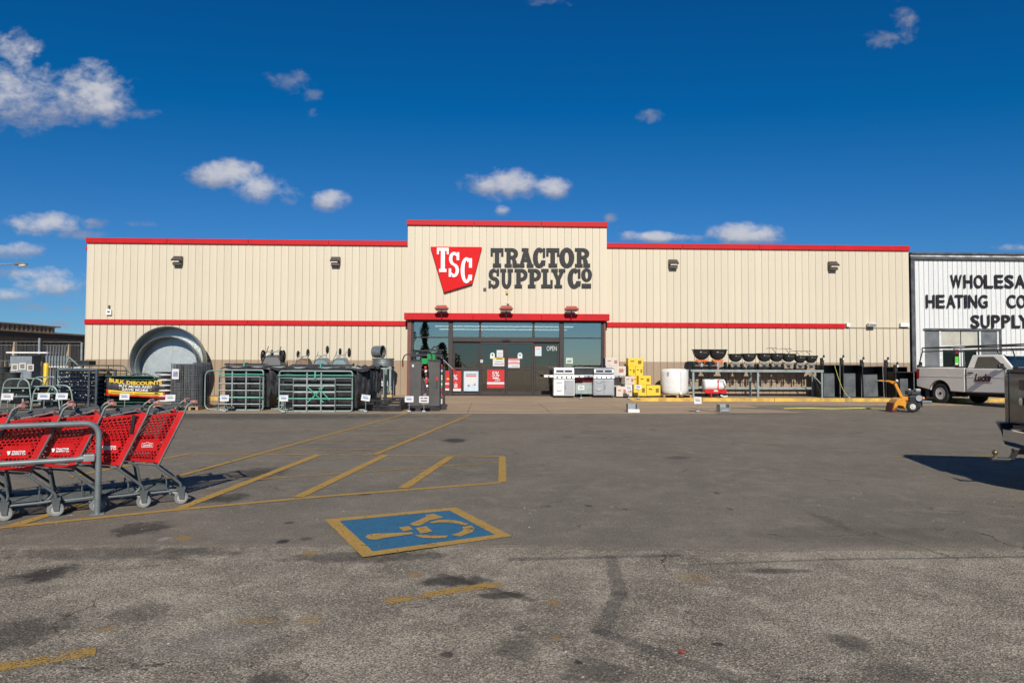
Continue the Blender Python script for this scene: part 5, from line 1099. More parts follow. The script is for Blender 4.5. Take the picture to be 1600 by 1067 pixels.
add('logo', pap, t, lambda g: g.box(-.08,.1,-.106,-.1015,.25,.32)); add('outlet_hose', wpl, t, lambda g: g.tube([(.2,-.1,.1),(.35,-.12,.04),(.5,-.1,.06)], .03, 8), 40)
for x in (-.3,.3): bwheel(t, x, .2, .12, .12, .06)
# ---- black loader buckets standing on end
bpl = mat('bucket_black', (.02,.02,.021), .45, var=.2); bgr = mat('bucket_grey_face', (.10,.105,.11), .45, .1, var=.2, scale=3)
def bucket(label, x0, x1, ytop, ybot, Y, z, lean=0, tagx=.0, face=(.08,.70)):
    a, b = WX(x0,Y), WX(x1,Y); w = b-a; h = W((x0+x1)/2, ytop, Y).z - z; t = thing('loader_bucket', label, 'bucket', (a, Y, z), 0, 'black steel buckets by the right wall'); t.rotation_euler = (0, rad(lean), 0)
    add('shell', bpl, t, lambda g: (g.box(0,.03,0,.6,0,h), g.box(w-.03,w,0,.6,0,h), g.box(.031,w-.031,.0,.6,h-.03,h), g.box(.031,w-.031,0,.6,0,.03), g.box(.031,w-.031,.56,.6,.031,h-.031)), 0, .004)
    add('face_plate', bgr, t, lambda g: g.box(w*face[0]-.02, w*face[1], .06, .09, .035, h*.74)); add('edge_strip', gd, t, lambda g: g.box(w-.022,w-.004,-.008,-.0005,.01,h-.01)); add('bolts', gd, t, lambda g: [g.lathe([(.014,.045),(.014,.062)], 8, 'Y') or None for _ in (0,)], 0, 0, (w*.3,0,h*.4))
    add('bracket', bpl, t, lambda g: (g.box(tagx*w-.07, tagx*w+.05, .05, .2, h+.001, h+.30), g.box(tagx*w-.02, tagx*w+.06, .0, .06, h+.18, h+.42)), 0, .02); add('tag', pap, t, lambda g: g.box(tagx*w-.02, tagx*w+.05, -.012, -.001, h+.20, h+.30))
    return t
bucket('black bucket next to the end post of the spreader rack', 1285.5, 1312.5, 570, 619, 28.7, SW, 0, .05); bucket('second black bucket from the rack, behind the yellow cord', 1317, 1346, 570, 619, 28.7, SW, 0, .02); bucket('third black bucket leaning a little to the left', 1348.5, 1381, 573, 619, 28.6, SW, -2, .08, (.05,.74))
bucket('fourth black bucket in shade behind the tiller', 1384, 1418, 573, 620, 29.0, SW, 0, .1); bucket('wide black bucket in front near the white truck', 1399, 1428, 581, 621, 28.35, SW, 0, .1, (.3,.7)); bucket('last black bucket behind the tail of the white truck', 1428.5, 1446, 581, 621, 28.5, SW, 0, .6)
# ---- tiller
yl_ = mat('orange_yellow_paint', (.62,.25,.012), .4, var=.06, coat=.2); Yt = 22.0; tz = .006
t = thing('rear_tine_tiller', 'orange yellow tiller with black engine on the asphalt before the buckets', 'tiller', (WX(1420,Yt), Yt, tz)); t.rotation_euler = (0,0,rad(-8))
add('tine_hood', yl_, t, lambda g: g.prism([(-.62,.06),(-.58,.28),(-.48,.42),(-.36,.47),(-.26,.44),(-.2,.30),(-.24,.10),(-.32,.2),(-.45,.22)], -.26, .26), 30, .02); add('tine_flap', mat('dark_red_flap', (.16,.02,.012), .6), t, lambda g: g.prism([(-.66,.04),(-.60,.30),(-.56,.30),(-.50,.04)], -.25, .25))
add('column', yl_, t, lambda g: (g.bar((-.22,0,.42),(-.44,0,.92),.07,.09), g.bar((-.44,0,.90),(-.62,0,1.0),.07,.06), g.box(-.28,.02,-.1,.1,.38,.50)), 0, .012)
add('handlebar', yl_, t, lambda g: (g.tube(fillet([(-.46,0,.93),(-.52,-.22,.98),(-.80,-.26,1.02),(-.92,-.26,.99)], .08), .022, 8), g.tube(fillet([(-.46,0,.93),(-.52,.22,.98),(-.80,.26,1.02),(-.92,.26,.99)], .08), .022, 8)), 40); add('grip', bkst, t, lambda g: [g.tube([(-.84,y,1.015),(-.95,y,.98)], .03, 8) for y in (-.26,.26)])
add('shift_knob', pap, t, lambda g: g.ball((-.42,-.08,1.02),.045,10,8)); add('engine', bkst, t, lambda g: (g.box(-.08,.34,-.18,.18,.34,.54), g.box(0,.3,-.15,.15,.54,.66), g.box(-.1,.1,-.12,.12,.56,.72)), 0, .03); add('starter_cover', gd, t, lambda g: g.lathe([(.10,-.02),(.09,.03),(.03,.04)], 18, 'Y'), 40, 0, (.2,-.2,.46)); add('muffler', gd, t, lambda g: g.box(.16,.32,-.1,.08,.665,.76), 0, .02)
add('fuel_cap', pap, t, lambda g: g.lathe([(.04,.72),(.04,.75)], 12), 40, 0, (0,0,.005)); add('front_bumper', mat('grey_counterweight', (.13,.15,.16), .5), t, lambda g: g.box(.30,.62,-.2,.2,.28,.38), 0, .03); add('lamp', mat('amber_reflector', (.8,.3,.1), .3), t, lambda g: g.ball((.36,-.14,.46),.05,10,8)); add('chassis', bkst, t, lambda g: g.box(-.3,.35,-.12,.12,.16,.33))
for y in (-.24,.24): bwheel(t, -.02 if y < 0 else .26, y, .19, .19, .11, mat('cream_rim', (.55,.52,.45), .5), 'Y'); 
for y in (-.24,.24): add('wheel_disc', mat('cream_rim', (.55,.52,.45), .5), t, lambda g: g.lathe([(.1,-.03),(.09,.03)], 18, 'Y'), 40, 0, (-.02 if y < 0 else .26,y,.19))
# ---- hoses and cords
yc = mat('yellow_cord', (.62,.55,.10), .5)
def cord(label, pts, r, m=yc):
    t = thing('garden_hose', label, 'hose'); add('hose_length', m, t, lambda g: g.tube(fillet(pts, .5, 5), r, 6), 40)
    add('fitting', gd, t, lambda g: g.tube([Vector(pts[-1]), Vector(pts[-1])+Vector((.05,-.01,0))], r*1.5, 8)); return t
cord('yellow hose lying across the asphalt left of the tiller', [(*G(x, y).xy, .018) for x, y in ((1225,639),(1260,638),(1300,639.5),(1345,638),(1380,640),(1400,641))], .016)
cord('thin yellow cord hanging down in front of the second bucket', [W(1304,571,28.62), W(1311,594,28.5), (*W(1319,609,28.35).xz[:1], 28.4, .45), (WX(1327,28.25), 28.3, .17)], .009)
# ---- sheet metal boxes and price signs on the ground
def mbox(label, px, Y, w, h, d, lip):
    t = thing('metal_box', label, 'box', (WX(px,Y), Y, .012)); add('shell', gd, t, lambda g: (g.box(-w/2,-w/2+.02,0,d,0,h), g.box(w/2-.02,w/2,0,d,0,h), g.box(-w/2+.021,w/2-.021,d-.02,d,0,h), g.box(-w/2+.021,w/2-.021,0,d-.021,h*.55 if not lip else .02,h*.55+.02 if not lip else .04)))
    add('tray' if lip else 'front_plate', wpl if lip else gd, t, lambda g: g.box(-w/2-.02,w/2+.02,-.12,-.002,.0,.10) if lip else g.box(-w/2+.03,w/2-.03,-.0,.015,.02,h*.5))
mbox('small grey metal box with a white foot on the concrete', 989, 21.6, .32, .26, .3, True); mbox('small grey metal box farther right on the asphalt edge', 1132.5, 21.5, .32, .25, .35, False)
def sign(label, px, py, Y, zfoot=0.0, w=.27, h=.19, tilt=0, bold=False, big=False):
    p = W(px, py, Y); t = thing('price_sign', label, 'price sign', (p.x, Y, zfoot+.012), 0, 'price signs on stands'); z = p.z - zfoot - .012
    c = add('card', pap, t, lambda g: g.box(-w/2,w/2,-.006,.006,-h/2,h/2), 0, 0, (0,-.012,z), (rad(-8), rad(tilt), 0))
    if bold: [add('print', ink, c, lambda g: g.box(a,b,-.009,-.0065,q,q+.035)) for a,b,q in ((-.11,-.02,.02),(0,.11,.02),(-.1,.1,-.06))]
    else: add('print', pgrey if px % 2 < 1 else mat('print_blue', (.15,.22,.4), .6), c, lambda g: g.box(-w*.3,w*.3,-.009,-.0065,-.03,.02)); add('print', pgrey, c, lambda g: g.box(-w*.38,w*.2,-.009,-.0065,.045,.06))
    add('stem', gt, t, lambda g: g.tube([(0,.003,.04),(0,.003,z-h*.3)], .012, 6)); add('foot', gd, t, lambda g: g.box(-.06,.06,-.05,.06,0,.05), 0, .01)
for a in [('price sign in front of the first gate pack',351,622,21.5), ('price sign in front of the wide gate pack',443.5,622,21.2), ('tilted price sign beside the black frames',571.5,621.5,21.5,0,.27,.19,8), ('price sign at the left foot of the tall ramps',639.5,623.5,21.5)]: sign(*a)
sign('price sign with bold black print at the right foot of the ramps', 662.5, 624, 21.5, 0, .3, .2, 0, True)
sign('price sign between the two grills', 908, 605.5, 28.2, .1); sign('price sign before the pale cartons', 982.5, 606.5, 28.1, .1, .27, .17); sign('price sign on the front of the yellow cartons', 997, 604.5, 28.2, .1, .27, .17); sign('lone price sign standing out on the concrete apron', 1090, 625.5, 21.7, 0, .24, .22)

# ---- more stock crowded round the left rack
r6 = random.Random(4)
for lab, px, Y, w_, d_, h_, m_ in (('flat black carton under the left rack behind the first gate pack',425,28.6,.9,.5,.42,bkst), ('grey crate under the left rack between the gate packs',449,28.6,.5,.5,.5,gry), ('tall dark carton under the left rack behind the wide gate pack',500,28.7,.7,.5,.9,bkst), ('black bin at the right end under the left rack',574,28.5,.5,.45,.6,bkst)):
    t = thing('stock_crate', lab, 'crate', (WX(px,Y), Y, SW)); add('body', m_, t, lambda g: g.hexa([(-w_/2,0,0),(w_/2,0,0),(w_/2,d_,0),(-w_/2,d_,0)], [(-w_/2-.03,-.02,h_),(w_/2+.03,-.02,h_),(w_/2+.03,d_,h_),(-w_/2-.03,d_,h_)]), 0, .02)
    add('lid', gry, t, lambda g: g.box(-w_/2-.04,w_/2+.04,-.03,d_+.01,h_+.001,h_+.04), 0, .01); add('label', pap, t, lambda g: g.box(-.08,.08,-.03,-.021,h_*.5,h_*.5+.1))
for lab, px, z_, L2_ in (('bundle of dark posts lying on the wide gate pack',500,1.40,1.9), ('bundle of dark posts lying on the first gate pack',380,1.42,1.2)):
    t = thing('post_bundle', lab, 'posts', (WX(px,22.4), 22.5, 0))
    for k in range(7): add('post', bkst if k % 2 else gry, t, lambda g: g.bar((-L2_/2+r6.uniform(-.1,.1), r6.uniform(0,.3), z_+.02+.03*(k % 3)), (L2_/2+r6.uniform(-.1,.1), r6.uniform(0,.3), z_+.02+.03*(k % 3)), .035, .035))
    add('tie', green, t, lambda g: g.box(-.02,.02,-.02,.36,z_-.0,z_+.115))
# ================================================================ SHOPPING CARTS IN THE CORRAL
cred = mat('red_cart_plastic', (.54,.004,.005), .38, var=.06, rnd=.06); cfr = mat('grey_cart_frame', (.10,.112,.112), .5, .2, var=.15); cgrip = mat('worn_pink_grip', (.48,.20,.16), .6); ctyre = mat('grey_cart_wheel', (.20,.21,.21), .6); crim = mat('pale_cart_wheel', (.38,.36,.31), .5)
RT, RB, FB, FT = Vector((-.02,0,.985)), Vector((-.255,0,.455)), Vector((-.80,0,.53)), Vector((-.90,0,.90))   # side panel: rear top, rear bottom, front bottom, front top
def hexpanel(quad, wcell, plate=None, thick=.006):
    a, b, c, d = quad                                   # rear top, rear bottom, front bottom, front top
    Lu = ((d-a).length + (c-b).length)/2; Lv = ((a-b).length + (d-c).length)/2
    pt = lambda u, v: (b*(1-u) + c*u)*(1-v) + (a*(1-u) + d*u)*v
    g = MB(); vs = []; fs = []
    sx = wcell/Lu; sy = wcell*.80/Lv; nr = int((1-.10)/sy); nc = int((1-.06)/sx)
    for j in range(nr):
        for i in range(nc):
            u = .03 + sx*(i+.5+(.5 if j % 2 else 0)); v = .05 + sy*(j+.5)
            if u > .98: continue
            out = []; inn = []; solid = plate and plate[0] < u < plate[2] and plate[1] < v < plate[3]
            for k in range(6):
                t = math.pi/6 + k*math.pi/3; du, dv = math.cos(t)*sx*.5774*1.0, math.sin(t)*sy*.667
                out.append(pt(u+du, v+dv)); inn.append(pt(u+du*.74, v+dv*.72))
            o = len(vs)
            if solid: vs += out; fs.append(tuple(range(o, o+6)))
            else:
                vs += out + inn; fs += [(o+k, o+(k+1) % 6, o+6+(k+1) % 6, o+6+k) for k in range(6)]
    g.add(vs, fs)
    e = .034
    for (u0, v0, u1, v1) in ((0,0,1,e*1.3), (0,1-e*1.3,1,1), (0,e,e*1.1,1-e), (1-e*.7,e,1,1-e)):
        g.add([pt(u0,v0), pt(u1,v0), pt(u1,v1), pt(u0,v1)], [(0,1,2,3)])
    return g, pt
def tow(v, y, k=.0): return Vector((v.x, y, v.z))
WR_, WF_ = .27, .20                                     # half width at the handle end and at the nose
cart_lib = {}
def cart_meshes():
    for s in (1, -1):
        q = [tow(RT, s*WR_), tow(RB, s*(WR_-.04)), tow(FB, s*(WF_-.03)), tow(FT, s*WF_)]
        g, pt = hexpanel(q, .036, (.12,.24,.44,.46)); cart_lib['side', s] = (g, pt)
cart_meshes()
def build_cart(label):
    t = thing('shopping_cart', label, 'shopping cart', (0,0,0), 0, 'red shopping carts nested in the corral')
    for s in (1, -1):
        o = cart_lib['side', s][0].build('side_panel', cred, t); m_ = o.modifiers.new('t', 'SOLIDIFY'); m_.thickness = .007; m_.offset = 0
        pt = cart_lib['side', s][1]
        add('rear_post', cfr, t, lambda g: g.tube(fillet([tow(RB, s*(WR_-.028))+Vector((.012,0,-.03)), tow(RT, s*(WR_+.012))+Vector((.012,0,-.02)), Vector((.02,s*WR_,1.055)), Vector((.085,s*WR_,1.085))], .05), .013, 8), 40)
        add('panel_edge', cred, t, lambda g: g.bar(tow(RB, s*(WR_-.03))+Vector((-.012,0,0)), tow(RT, s*(WR_+.01))+Vector((-.012,0,0)), .016, .05))
        add('basket_rail', cfr, t, lambda g: g.tube([tow(RB, s*(WR_-.035))+Vector((.0,0,-.025)), tow(FB, s*(WF_-.025))+Vector((0,0,-.025))], .011, 8), 40)
        add('rear_leg', cfr, t, lambda g: g.tube(fillet([tow(RB, s*(WR_-.03))+Vector((-.02,0,-.02)), Vector((-.03,s*.27,.22)), Vector((-.02,s*.27,.16)), Vector((-.12,s*.265,.145)), Vector((-.86,s*.20,.125))], .06), .014, 8), 40)
        add('front_leg', cfr, t, lambda g: g.tube(fillet([Vector((-.50,s*.215,.47)), Vector((-.44,s*.22,.43)), Vector((-.40,s*.235,.2)), Vector((-.46,s*.235,.145))], .05), .013, 8), 40)
        for x, y, r, nm in ((-.02,s*.27,.068,'rear'), (-.80,s*.19,.058,'front')):
            wl = bpy.data.objects.new('caster', None); C.objects.link(wl); wl.parent = t; wl.location = (x, y, r)
            add('tyre', ctyre, wl, lambda g: g.lathe([(r*.62,-.014),(r*.9,-.016),(r,-.010),(r,.010),(r*.9,.016),(r*.62,.014)], 24, 'Y', True), 40)
            add('hub', crim, wl, lambda g: g.lathe([(r*.66,-.012),(r*.3,-.017),(.001,-.019),(.001,.019),(r*.3,.017),(r*.66,.012)], 20, 'Y'), 40)
            add('fork', cfr, wl, lambda g: (g.hexa([(-.022,-.03,-.01),(.022,-.03,-.01),(.022,-.024,-.01),(-.022,-.024,-.01)], [(-.04,-.03,r+.02),(.03,-.03,r+.02),(.03,-.024,r+.02),(-.04,-.024,r+.02)]), g.hexa([(-.022,.024,-.01),(.022,.024,-.01),(.022,.03,-.01),(-.022,.03,-.01)], [(-.04,.024,r+.02),(.03,.024,r+.02),(.03,.03,r+.02),(-.04,.03,r+.02)]), g.box(-.045,.035,-.032,.032,r+.021,r+.045)))
    add('handle', cfr, t, lambda g: g.tube([(.085,-WR_+.03,1.085),(.085,WR_-.03,1.085)], .017, 10), 40)
    for s in (1,-1): add('grip', cgrip, t, lambda g: g.tube([(.07,s*(WR_-.04),1.08),(.09,s*(WR_+.0),1.086),(.105,s*(WR_+.022),1.088)], .021, 10), 40)
    g, _ = hexpanel([tow(FT, WF_), tow(FB, WF_-.03), tow(FB, -WF_+.03), tow(FT, -WF_)], .055); o = g.build('front_panel', cred, t); m_ = o.modifiers.new('t','SOLIDIFY'); m_.thickness = .007
    g, _ = hexpanel([tow(RB, WR_-.045), tow(FB, WF_-.035), tow(FB, -WF_+.035), tow(RB, -WR_+.045)], .05); o = g.build('basket_floor', cred, t); m_ = o.modifiers.new('t','SOLIDIFY'); m_.thickness = .007
    add('rear_flap', cfr, t, lambda g: ([g.tube([(-.04+.02*k/6-.3*(1-k/6)*.0,-WR_+.05,.93-.0), (-.04,WR_-.05,.93)], .004, 5) for k in (0,)], [g.tube([(-.03,-WR_+.06+k*.06,1.045),(-.55,(-WR_+.06+k*.06)*.8,.945)], .0055, 5) for k in range(9)], [g.tube([(-.05-.1*k,-WR_+.05,1.042-.02*k),(-.05-.1*k,WR_-.05,1.042-.02*k)], .0055, 5) for k in range(5)]), kind='stuff')
    add('seat_back', mat('grey_seat_plastic', (.16,.15,.14), .6), t, lambda g: g.hexa([(-.1,-.21,1.0),(-.1,.21,1.0),(-.42,.17,.94),(-.42,-.17,.94)], [(-.1,-.21,1.015),(-.1,.21,1.015),(-.42,.17,.955),(-.42,-.17,.955)]))
    add('base_tray', cfr, t, lambda g: ([g.tube([(-.14,y,.165),(-.84,y*.78,.145)], .005, 5) for y in [(-.22+.055*k) for k in range(9)]], [g.tube([(x,-.25-.07*(x+.1)*-1*.0,.16),(x,.25,.16)], .007, 5) for x in (-.15,-.45,-.8)]), kind='stuff')
    add('tray_stop', cfr, t, lambda g: g.tube(fillet([(-.16,-.22,.16),(-.16,-.22,.26),(-.16,.22,.26),(-.16,.22,.16)], .04), .007, 6), 40)
    return t
CANG = rad(31); cd = Vector((math.cos(CANG), math.sin(CANG), 0)); cn = Vector((math.sin(CANG), -math.cos(CANG), 0))
c1 = G(283, 787); org_ = c1 - cn*.27 + cd*.02
labs = ['red shopping cart at the right end of the nested row, with a white gabled logo', 'second red shopping cart from the right end of the row', 'third red shopping cart from the right, behind the rail post', 'fourth red shopping cart from the right, behind the rails', 'fifth red shopping cart from the right, behind the rails', 'sixth red shopping cart from the right, at the left edge', 'seventh red shopping cart from the right, cut by the left edge', 'last red shopping cart of the row, nose beyond the left edge']
c0_ = build_cart(labs[0]); c0_.location = org_; c0_.rotation_euler = (0,0,CANG)
offs = [0, .36, .76, 1.12, 1.52, 1.9, 2.28, 2.66]; carts = [c0_]
for k in range(1, 8):
    carts.append(dup(c0_, org_ - cd*offs[k] + cn*(.01 if k % 2 else -.012), CANG + rad((-1.2,.8,-.6,1.0)[k % 4]), labs[k]))
pt = cart_lib['side', -1][1]
def logo(c, k):                                         # white print on the near side of the basket
    o = pt(.28,.36); e = pt(.10,.36) - pt(.46,.36); ang2 = math.atan2(e.y, e.x); tilt = math.atan2(e.z, math.hypot(e.x, e.y)); z = .36
    base = bpy.data.objects.new('logo', None); C.objects.link(base); base.parent = c; base.location = pt(.27,z) + Vector((0,-.012,-.012)); base.rotation_euler = (0, -tilt, ang2)
    if k == 0:
        text("LOWE'S", 'lettering', swhite, base, (0,0,-.008), .04, fit=(.082,.022), bold=.001, depth=.001)
        add('outline', swhite, base, lambda g: [g.bar(a, b, .002, .004) for a, b in (((-.052,0,-.016),(.052,0,-.016)),((.052,0,-.016),(.052,0,.022)),((.052,0,.022),(.025,0,.024)),((.025,0,.024),(0,0,.034)),((0,0,.034),(-.025,0,.024)),((-.025,0,.024),(-.052,0,.022)),((-.052,0,.022),(-.052,0,-.016)))])
    else:
        add('mark', swhite, base, lambda g: g.prism([(-.075,.018),(-.045,.018),(-.052,-.014),(-.066,-.020)], -.001, .001))
        text('TRACTOR', 'lettering', swhite, base, (.018,0,.002), .03, fit=(.11,.018), bold=.0015, depth=.001); text('SUPPLY Co', 'lettering', swhite, base, (.018,0,-.02), .03, fit=(.11,.018), bold=.0015, depth=.001)
for k, c in enumerate(carts[:6]): logo(c, k)
add('strap', bkst, carts[1], lambda g: g.bar((-.13,-WR_-.022,.97),(-.15,-WR_-.012,.78),.03,.012))
# steel rails of the corral
pst = G(152, 803) ; rail = thing('cart_corral', 'galvanised steel cart corral rail in front of the red carts', 'rail', pst, CANG); rt = mat('galvanised_rail', (.21,.24,.24), .42, .4, var=.12, scale=5); L3 = -3.4
add('top_rail', rt, rail, lambda g: g.tube(fillet([(0,0,0),(0,0,.905),(L3,0,.905),(L3,0,0)], .14, 6), .029, 14), 40)
add('lower_rail', rt, rail, lambda g: g.tube([(-.035,0,.565),(-.14,0,.56),(-.2,0,.555),(L3+.035,0,.555)], [.034,.034,.027,.027], 12), 40); add('rail_clamp', gt, rail, lambda g: g.box(-.13,-.034,-.04,.04,.53,.60), 0, .008)
for x in (0, L3): add('foot_plate', gd, rail, lambda g: g.box(x-.06,x+.06,-.06,.06,.002,.012))
# ================================================================ YARD AT THE LEFT
Yy = 22.6
dgn = mat('dark_green_gate', (.012,.055,.04), .45, var=.15); navy = mat('navy_tray', (.02,.028,.05), .3, var=.4, scale=20)
# cage of stacked dark trays
x0, x1 = WX(88,Yy), WX(152,Yy); zt2 = WZ(578,Yy,120); w = x1-x0
t = thing('tray_cage', 'blue grey steel cage full of shiny dark trays behind the carts', 'cage', (x0, Yy, 0)); cgm = mat('blue_grey_cage', (.06,.085,.10), .5, .3)
for x in (0, w*.82, w*1.0):
    for y in (0, 1.1): add('post', cgm, t, lambda g: g.box(x-.03,x+.03,y-.03,y+.03,0,zt2-.03))
for y in (0,1.1): add('top_rail', cgm, t, lambda g: g.box(-.03,w+.03,y-.025,y+.025,zt2-.028,zt2+.02))
for k in range(8):
    for j in range(2): add('tray_row', navy, t, lambda g: [g.hexa([(.06+i*w/13,.1+j*.5,.2+k*.145),(.06+i*w/13+.09,.08+j*.5,.2+k*.145),(.06+i*w/13+.09,.5+j*.5,.22+k*.145),(.06+i*w/13,.5+j*.5,.22+k*.145)], [(.05+i*w/13,.06+j*.5,.29+k*.145),(.06+i*w/13+.07,.05+j*.5,.27+k*.145+.02*(i % 2)),(.06+i*w/13+.07,.5+j*.5,.31+k*.145),(.05+i*w/13,.5+j*.5,.31+k*.145)]) for i in range(12)], kind='stuff')
r3 = random.Random(5)
add('tags', mat('pale_tag', (.45,.47,.5), .4), t, lambda g: [g.box(x_-.014,x_+.014,.02,.035,z_,z_+.022) for x_, z_ in [(r3.uniform(.1,w-.1), r3.uniform(.35,zt2-.15)) for _ in range(34)]], kind='stuff')
# tall loop gates behind
def loop_gate(label, px0, px1, py, Y, m, z0=.0, rails=3, group='loop ended feeder gates', name='loop_gate'):
    a, b = WX(px0,Y), WX(px1,Y); h = W((px0+px1)/2, py, Y).z; t = thing(name, label, 'gate', (a, Y, z0), 0, group); w = b-a
    add('loop', m, t, lambda g: g.tube(fillet([(0,0,.02),(0,0,h),(w,0,h),(w,0,.02)], .22, 5), .022, 8), 40)
    for k in range(1, rails+1): add('rail', m, t, lambda g: g.tube([(0,0,h*k/(rails+1)),(w,0,h*k/(rails+1))], .017, 6), 40)
    for u in (.33,.67): add('upright', m, t, lambda g: g.tube([(w*u,0,.05),(w*u,0,h)], .014, 6), 40)
    return t
dtube = mat('dark_green_grey_tube', (.05,.07,.06), .5, .3)
loop_gate('tall dark loop gate rising above the tray cage', 112, 198, 571, 24.6, dtube, rails=4); loop_gate('dark loop gate just behind the tray cage', 100, 206, 579, 24.0, dtube, rails=5); loop_gate('dark loop gate at the right of the green gates', 205, 238, 584, 23.8, dtube, rails=4)
# stack of green tube gates behind the banner
x0, x1 = WX(152,23.2), WX(243,23.2); w = x1-x0; hh = WZ(588,23.2,200)
t = thing('green_gate_stack', 'stack of dark green tube gates behind the banner', 'gates', (x0, 23.2, 0))
for k in range(5): add('gate', dgn, t, lambda g: (g.tube(fillet([(0,k*.1,.1),(w,k*.1,.1),(w,k*.1,hh-.02*k),(0,k*.1,hh-.02*k)], .1, 3, True), .03, 8, True), [g.tube([(0,k*.1,.1+z*(hh-.1)/9),(w,k*.1,.1+z*(hh-.1)/9)], .028, 6) for z in range(1,9)]), 40)
add('infill', dgn, t, lambda g: g.box(.05, w-.05, .45, .5, .1, hh-.1))
# banner
bq = [W(150,590,22.4), W(242,594,22.4), W(242,622.5,22.4), W(151,617,22.4)]
bn = thing('discount_banner', 'black and yellow BULK DISCOUNTS banner tied to the green gates', 'banner', (bq[3].x, 22.95, 0)); bb = mat('banner_black', (.03,.026,.032), .6, var=.2, bump=.2, bscale=6); by = mat('banner_yellow', (.75,.48,.03), .5)
Wb = (bq[1]-bq[0]).x * 22.95/22.4; zA, zB = W(150,590,22.95).z, W(151,617.5,22.95).z; dzr = W(242,594,22.95).z - zA; sag = .07
def bz(u, v): top = zA + dzr*u - sag*math.sin(math.pi*u)*1.2; bot = zB + (W(242,622.5,22.95).z - zB)*u; return bot*(1-v) + top*v
def cloth(name, u0, v0, u1, v1, m, y, n=24):
    g = MB(); vs = []
    for i in range(n+1):
        u = u0+(u1-u0)*i/n
        for v in (v0, (v0+v1)/2, v1): vs.append((u*Wb, y+.02*math.sin(u*17)*(1-v*.4)+.012*math.sin(u*40), bz(u,v)))
    g.add(vs, [(i*3+j, (i+1)*3+j, (i+1)*3+j+1, i*3+j+1) for i in range(n) for j in range(2)]); o = g.build(name, m, bn, 60); q = o.modifiers.new('s','SOLIDIFY'); q.thickness = .004; q.offset = -1; return o
cloth('cloth', 0, 0, 1, 1, bb, 0); cloth('red_border', 0, 0, 1, .13, pred, -.008); cloth('red_border', 0, .13, .03, .34, pred, -.008, 2); cloth('red_border', .97, .13, 1, .34, pred, -.008, 2); cloth('yellow_strip', .03, .10, .97, .33, by, -.014)
def btext(s, u, v, wu, hv, m, skew=0):
    o = text(s, 'lettering', m, bn, (0,0,0), .1, fit=(wu*Wb, 1.0), bold=.004, depth=.002)
    for q in o.data.vertices:
        uu = u + q.co.x/Wb; vv = v + q.co.z*hv; q.co = (uu*Wb, -.03 + .02*math.sin(uu*17)*(1-vv*.4)+.012*math.sin(uu*40) + q.co.y, bz(uu, vv))
btext('BULK DISCOUNTS', .5, .78, .9, .24, by); btext('BUY MORE AND', .5, .58, .56, .17, pap); btext('SAVE MORE', .5, .37, .44, .17, pap); btext('*', .24, .42, .03, .08, by); btext('*', .76, .42, .03, .08, by); 
cloth('small_print', .08, .21, .45, .25, ybl, -.020, 8); cloth('small_print', .48, .21, .92, .25, ybl, -.020, 8)
for u in (.02,.98): add('tie', gt, bn, lambda g: g.tube([(u*Wb,-.0,bz(u,.97)),(u*Wb+(.02 if u > .5 else -.02),.2,bz(u,.97)+.03)], .006, 5))
# layered white bags
t = thing('bag_stack', 'stack of white bags with dark gaps right of the banner', 'bags', (WX(257,23), 23, 0)); zz = .2; pallet(t, -.3, .3, -.1, .6)
for k in range(6):
    add('bag', mat('white_bag', (.62,.62,.60), .5, var=.2, scale=9), t, lambda g: g.ball((0,.2,zz+.06), .3, 16, 8, (.98,1.0,.24)), 50); add('divider', bkst, t, lambda g: g.box(-.27,.27,-.06,.46,zz+.125,zz+.165)); zz += .172
t = thing('picture_card', 'white picture card fixed to the fence wire rolls', 'card', (WX(274,22.35), 22.38, 1.0)); add('sheet', pap, t, lambda g: g.box(-.11,.11,-.005,0,0,.33)); add('picture', mat('card_picture', (.2,.2,.3), .6, var=.6, scale=20), t, lambda g: g.box(-.07,.08,-.008,-.0055,.08,.24))
# bunk feeders: galvanised loops holding black troughs
def feeder(label, px0, px1, py, Y):
    a, b = WX(px0,Y), WX(px1,Y); w = b-a; h = W((px0+px1)/2, py, Y).z; t = thing('bunk_feeder', label, 'feeder', (a, Y, 0), 0, 'loop framed bunk feeders')
    for y in (0,.7): add('loop', gtub, t, lambda g: g.tube(fillet([(-.12,y,.02),(0,y,h),(w,y,h),(w+.12,y,.02)], .25, 5), .024, 8), 40)
    for z in (.42,.70): add('rail', gtub, t, lambda g: g.tube([(-.04,-.02,h*z),(w+.04,-.02,h*z)], .022, 8), 40)
    for z in (.16,.50): 
        tr_ = add('trough', mat('black_trough', (.016,.018,.022), .4, var=.2), t, lambda g: g.hexa([(.12,.12,h*z),(w-.1,.12,h*z),(w-.1,.6,h*z),(.12,.6,h*z)], [(.06,.05,h*(z+.2)),(w-.04,.05,h*(z+.2)),(w-.04,.68,h*(z+.2)),(.06,.68,h*(z+.2))]), 0, .03)
        for x in (.2*w,.75*w): add('clip', gtub, tr_, lambda g: g.box(x-.03,x+.03,.03,.06,h*z+.08,h*z+.18))
feeder('bunk feeder at the left edge behind the carts', 8, 46, 592, 22.9); feeder('bunk feeder right of the one at the left edge', 52, 92, 589, 23.3); feeder('lower bunk feeder in front beside the tray cage', 56, 90, 603, 21.9)
